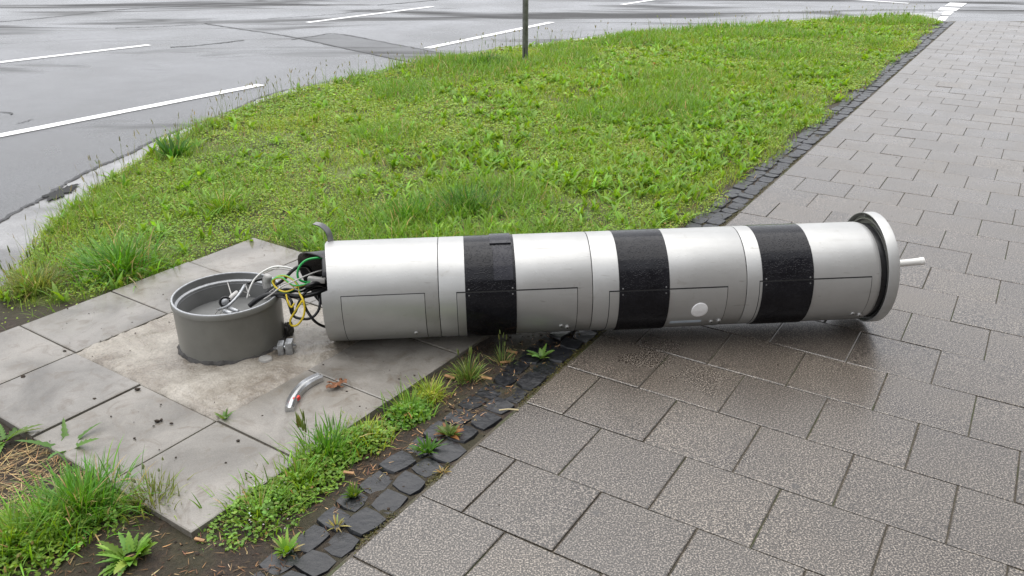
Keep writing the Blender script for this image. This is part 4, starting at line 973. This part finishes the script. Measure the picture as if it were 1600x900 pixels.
plant('weed_patch', 408, 806, [('small_leaves', mat_p(950, .12, .06, .005, .010, (.13, .26, .040), 1.5, GA)), ('blades', grass_p(260, .13, .04, .11, (.0025, .005), GRASS, .5)), ('flowers', mat_p(26, .11, .09, .003, .0045, (.7, .7, .66), 1.4, GA))], 'dense chickweed patch with tiny white flowers at the front slab corner', 'weed patch')
plant('weed_patch', 468, 758, [('small_leaves', mat_p(600, .11, .05, .006, .011, (.15, .28, .042), 1.5, GA)), ('blades', grass_p(260, .12, .04, .11, (.003, .0055), GRASS, .5))], 'weed patch between slab and setts just above the chickweed', 'weed patch')
plant('weed_patch', 512, 712, [('small_leaves', mat_p(800, .10, .05, .006, .012, (.17, .31, .045), 1.6, GA)), ('blades', grass_p(240, .11, .06, .13, (.003, .006), LUSH, .45))], 'bright weed patch with grass blades beside the slab with the trim', 'weed patch')
plant('barley_grass', 478, 726, [('stalks', stems_p(5, .03, .10, .15, .055, hb=(.15, .20, .05), hw=.010, lean=.06)), ('blades', grass_p(20, .03, .05, .09, (.003, .005), GRASS, .3))], 'few upright barley grass ears in front of the bright trim strip', 'barley grass')
plant('weed_patch', 572, 690, [('small_leaves', mat_p(520, .08, .045, .006, .012, (.15, .28, .05), 1.5, GA)), ('blades', grass_p(230, .09, .03, .09, (.0025, .005), LIME, .5))], 'lime green weed patch at the middle of the soil strip', 'weed patch')
plant('weed_patch', 640, 650, [('small_leaves', mat_p(700, .075, .055, .007, .013, (.125, .27, .04), 1.3, GA)), ('blades', grass_p(150, .07, .06, .11, (.003, .005), GRASS, .45))], 'rounded leafy weed patch below the end of the long slab joint', 'weed patch')
plant('grass_tuft', 672, 622, [('blades', grass_p(190, .06, .05, .10, (.0022, .004), LIME, .55, (.3, 1.4), .15)), ('small_leaves', mat_p(300, .05, .03, .005, .009))], 'pale grass tuft on the soil strip above the rounded weed patch', 'grass tuft')
plant('grass_tuft', 732, 594, [('blades', grass_p(170, .04, .05, .12, (.0022, .004), (.15, .23, .05), .6, (.2, 1.3), .12)), ('stalks', stems_p(5, .03, .09, .13, .03, lean=.12))], 'spiky grass tuft on bare soil just in front of the fallen tower', 'grass tuft')
plant('grass_tuft', 785, 570, [('blades', grass_p(80, .04, .04, .09, (.002, .0035), (.15, .21, .06), .5, (.2, 1.1), .2)), ('stalks', stems_p(5, .025, .09, .14, .022, lean=.12))], 'thin grass tuft close under the first black band of the tower', 'grass tuft')
plant('dandelion', 846, 560, [('leaves', rosette_p(14, .035, .065, .012, .020, (.16, .28, .06), .3, (.4, 1.1)))], 'small dandelion growing between setts under the tower', 'dandelion', -.006)
plant('sett_weed', 668, 706, [('leaves', rosette_p(34, .03, .06, .007, .012, (.085, .20, .03), .2, (.15, 1.1), .014))], 'compact green weed cushion on the setts near the row joint', 'weed', -.006)
plant('sett_weed', 702, 680, [('leaves', rosette_p(28, .025, .055, .008, .013, (.12, .17, .04), .25, (.2, 1.2), .012)), ('dead_leaves', rosette_p(8, .03, .05, .012, .018, (.30, .14, .05), .1, (1.0, 1.4), .015))], 'weed cushion with brown dead leaves on the setts', 'weed', -.006)
plant('sett_weed', 553, 776, [('leaves', rosette_p(26, .02, .042, .006, .010, (.11, .19, .03), .15, (.15, 1.1), .01))], 'small round weed cushion on the setts below the soil strip', 'weed', -.006)
plant('sett_weed', 526, 824, [('leaves', rosette_p(16, .02, .04, .004, .007, (.32, .28, .09), .0, (.3, 1.2), .008))], 'yellowed little weed between the front setts', 'weed', -.006)
plant('sett_weed', 692, 740, [('leaves', rosette_p(12, .015, .03, .004, .006, (.34, .27, .10), .0, (.4, 1.3), .006))], 'dry straw coloured weed at the mossy paver edge', 'weed', -.006)
plant('sett_weed', 448, 862, [('leaves', rosette_p(14, .03, .06, .010, .018, (.16, .30, .04), .1, (.2, 1.0), .01)), ('dead_leaves', rosette_p(10, .02, .04, .005, .008, (.33, .29, .10), .0, (.6, 1.3), .02))], 'bright green weed with yellow leaves at the bottom end of the setts', 'weed', -.006)
plant('joint_weed', 352, 655, [('leaves', rosette_p(11, .025, .05, .006, .012, (.12, .22, .04), .4, (.3, 1.2), .006))], 'tiny weed sprouting at the slab joint corner of the rough concrete', 'weed', -.004)
plant('dock_plant', 272, 246, [('leaves', rosette_p(34, .10, .19, .018, .03, (.055, .16, .022), .0, (.1, .8), .05))], 'dark leafy dock plant at the gutter edge of the verge', 'dock plant')
plant('grass_clump', 190, 425, [('blades', grass_p(520, .20, .12, .26, (.004, .007), LUSH, .6, (.4, 1.7)))], 'tall arching grass clump overhanging the slabs left of the pipe stub', 'grass clump')
plant('grass_clump', 345, 330, [('blades', grass_p(240, .16, .10, .20, (.0035, .006), GRASS, .5, (.3, 1.4)))], 'tall grass clump in the verge behind the pipe stub', 'grass clump')
plant('grass_clump', 60, 455, [('blades', grass_p(260, .14, .08, .18, (.003, .006), OLIVE, .5, (.3, 1.4))), ('stalks', stems_p(14, .14, .14, .22, .04))], 'loose grass clump with seed heads by the gutter at the left edge', 'grass clump')
plant('grass_clump', 762, 102, [('blades', grass_p(420, .32, .08, .18, (.005, .008), (.06, .15, .03), .4)), ('stalks', stems_p(6, .2, .2, .3, .05, base=(.3, .3, .12)))], 'darker grass clump just left of the steel post', 'grass clump')
plant('grass_clump', 640, 345, [('blades', grass_p(420, .26, .08, .17, (.0035, .006), LUSH, .4))], 'lush grass clump in the verge right behind the left tower end', 'grass clump')
plant('grass_clump', 730, 330, [('blades', grass_p(380, .22, .09, .18, (.0035, .006), (.07, .18, .03), .4))], 'lush grass clump in the verge behind the first black band', 'grass clump')
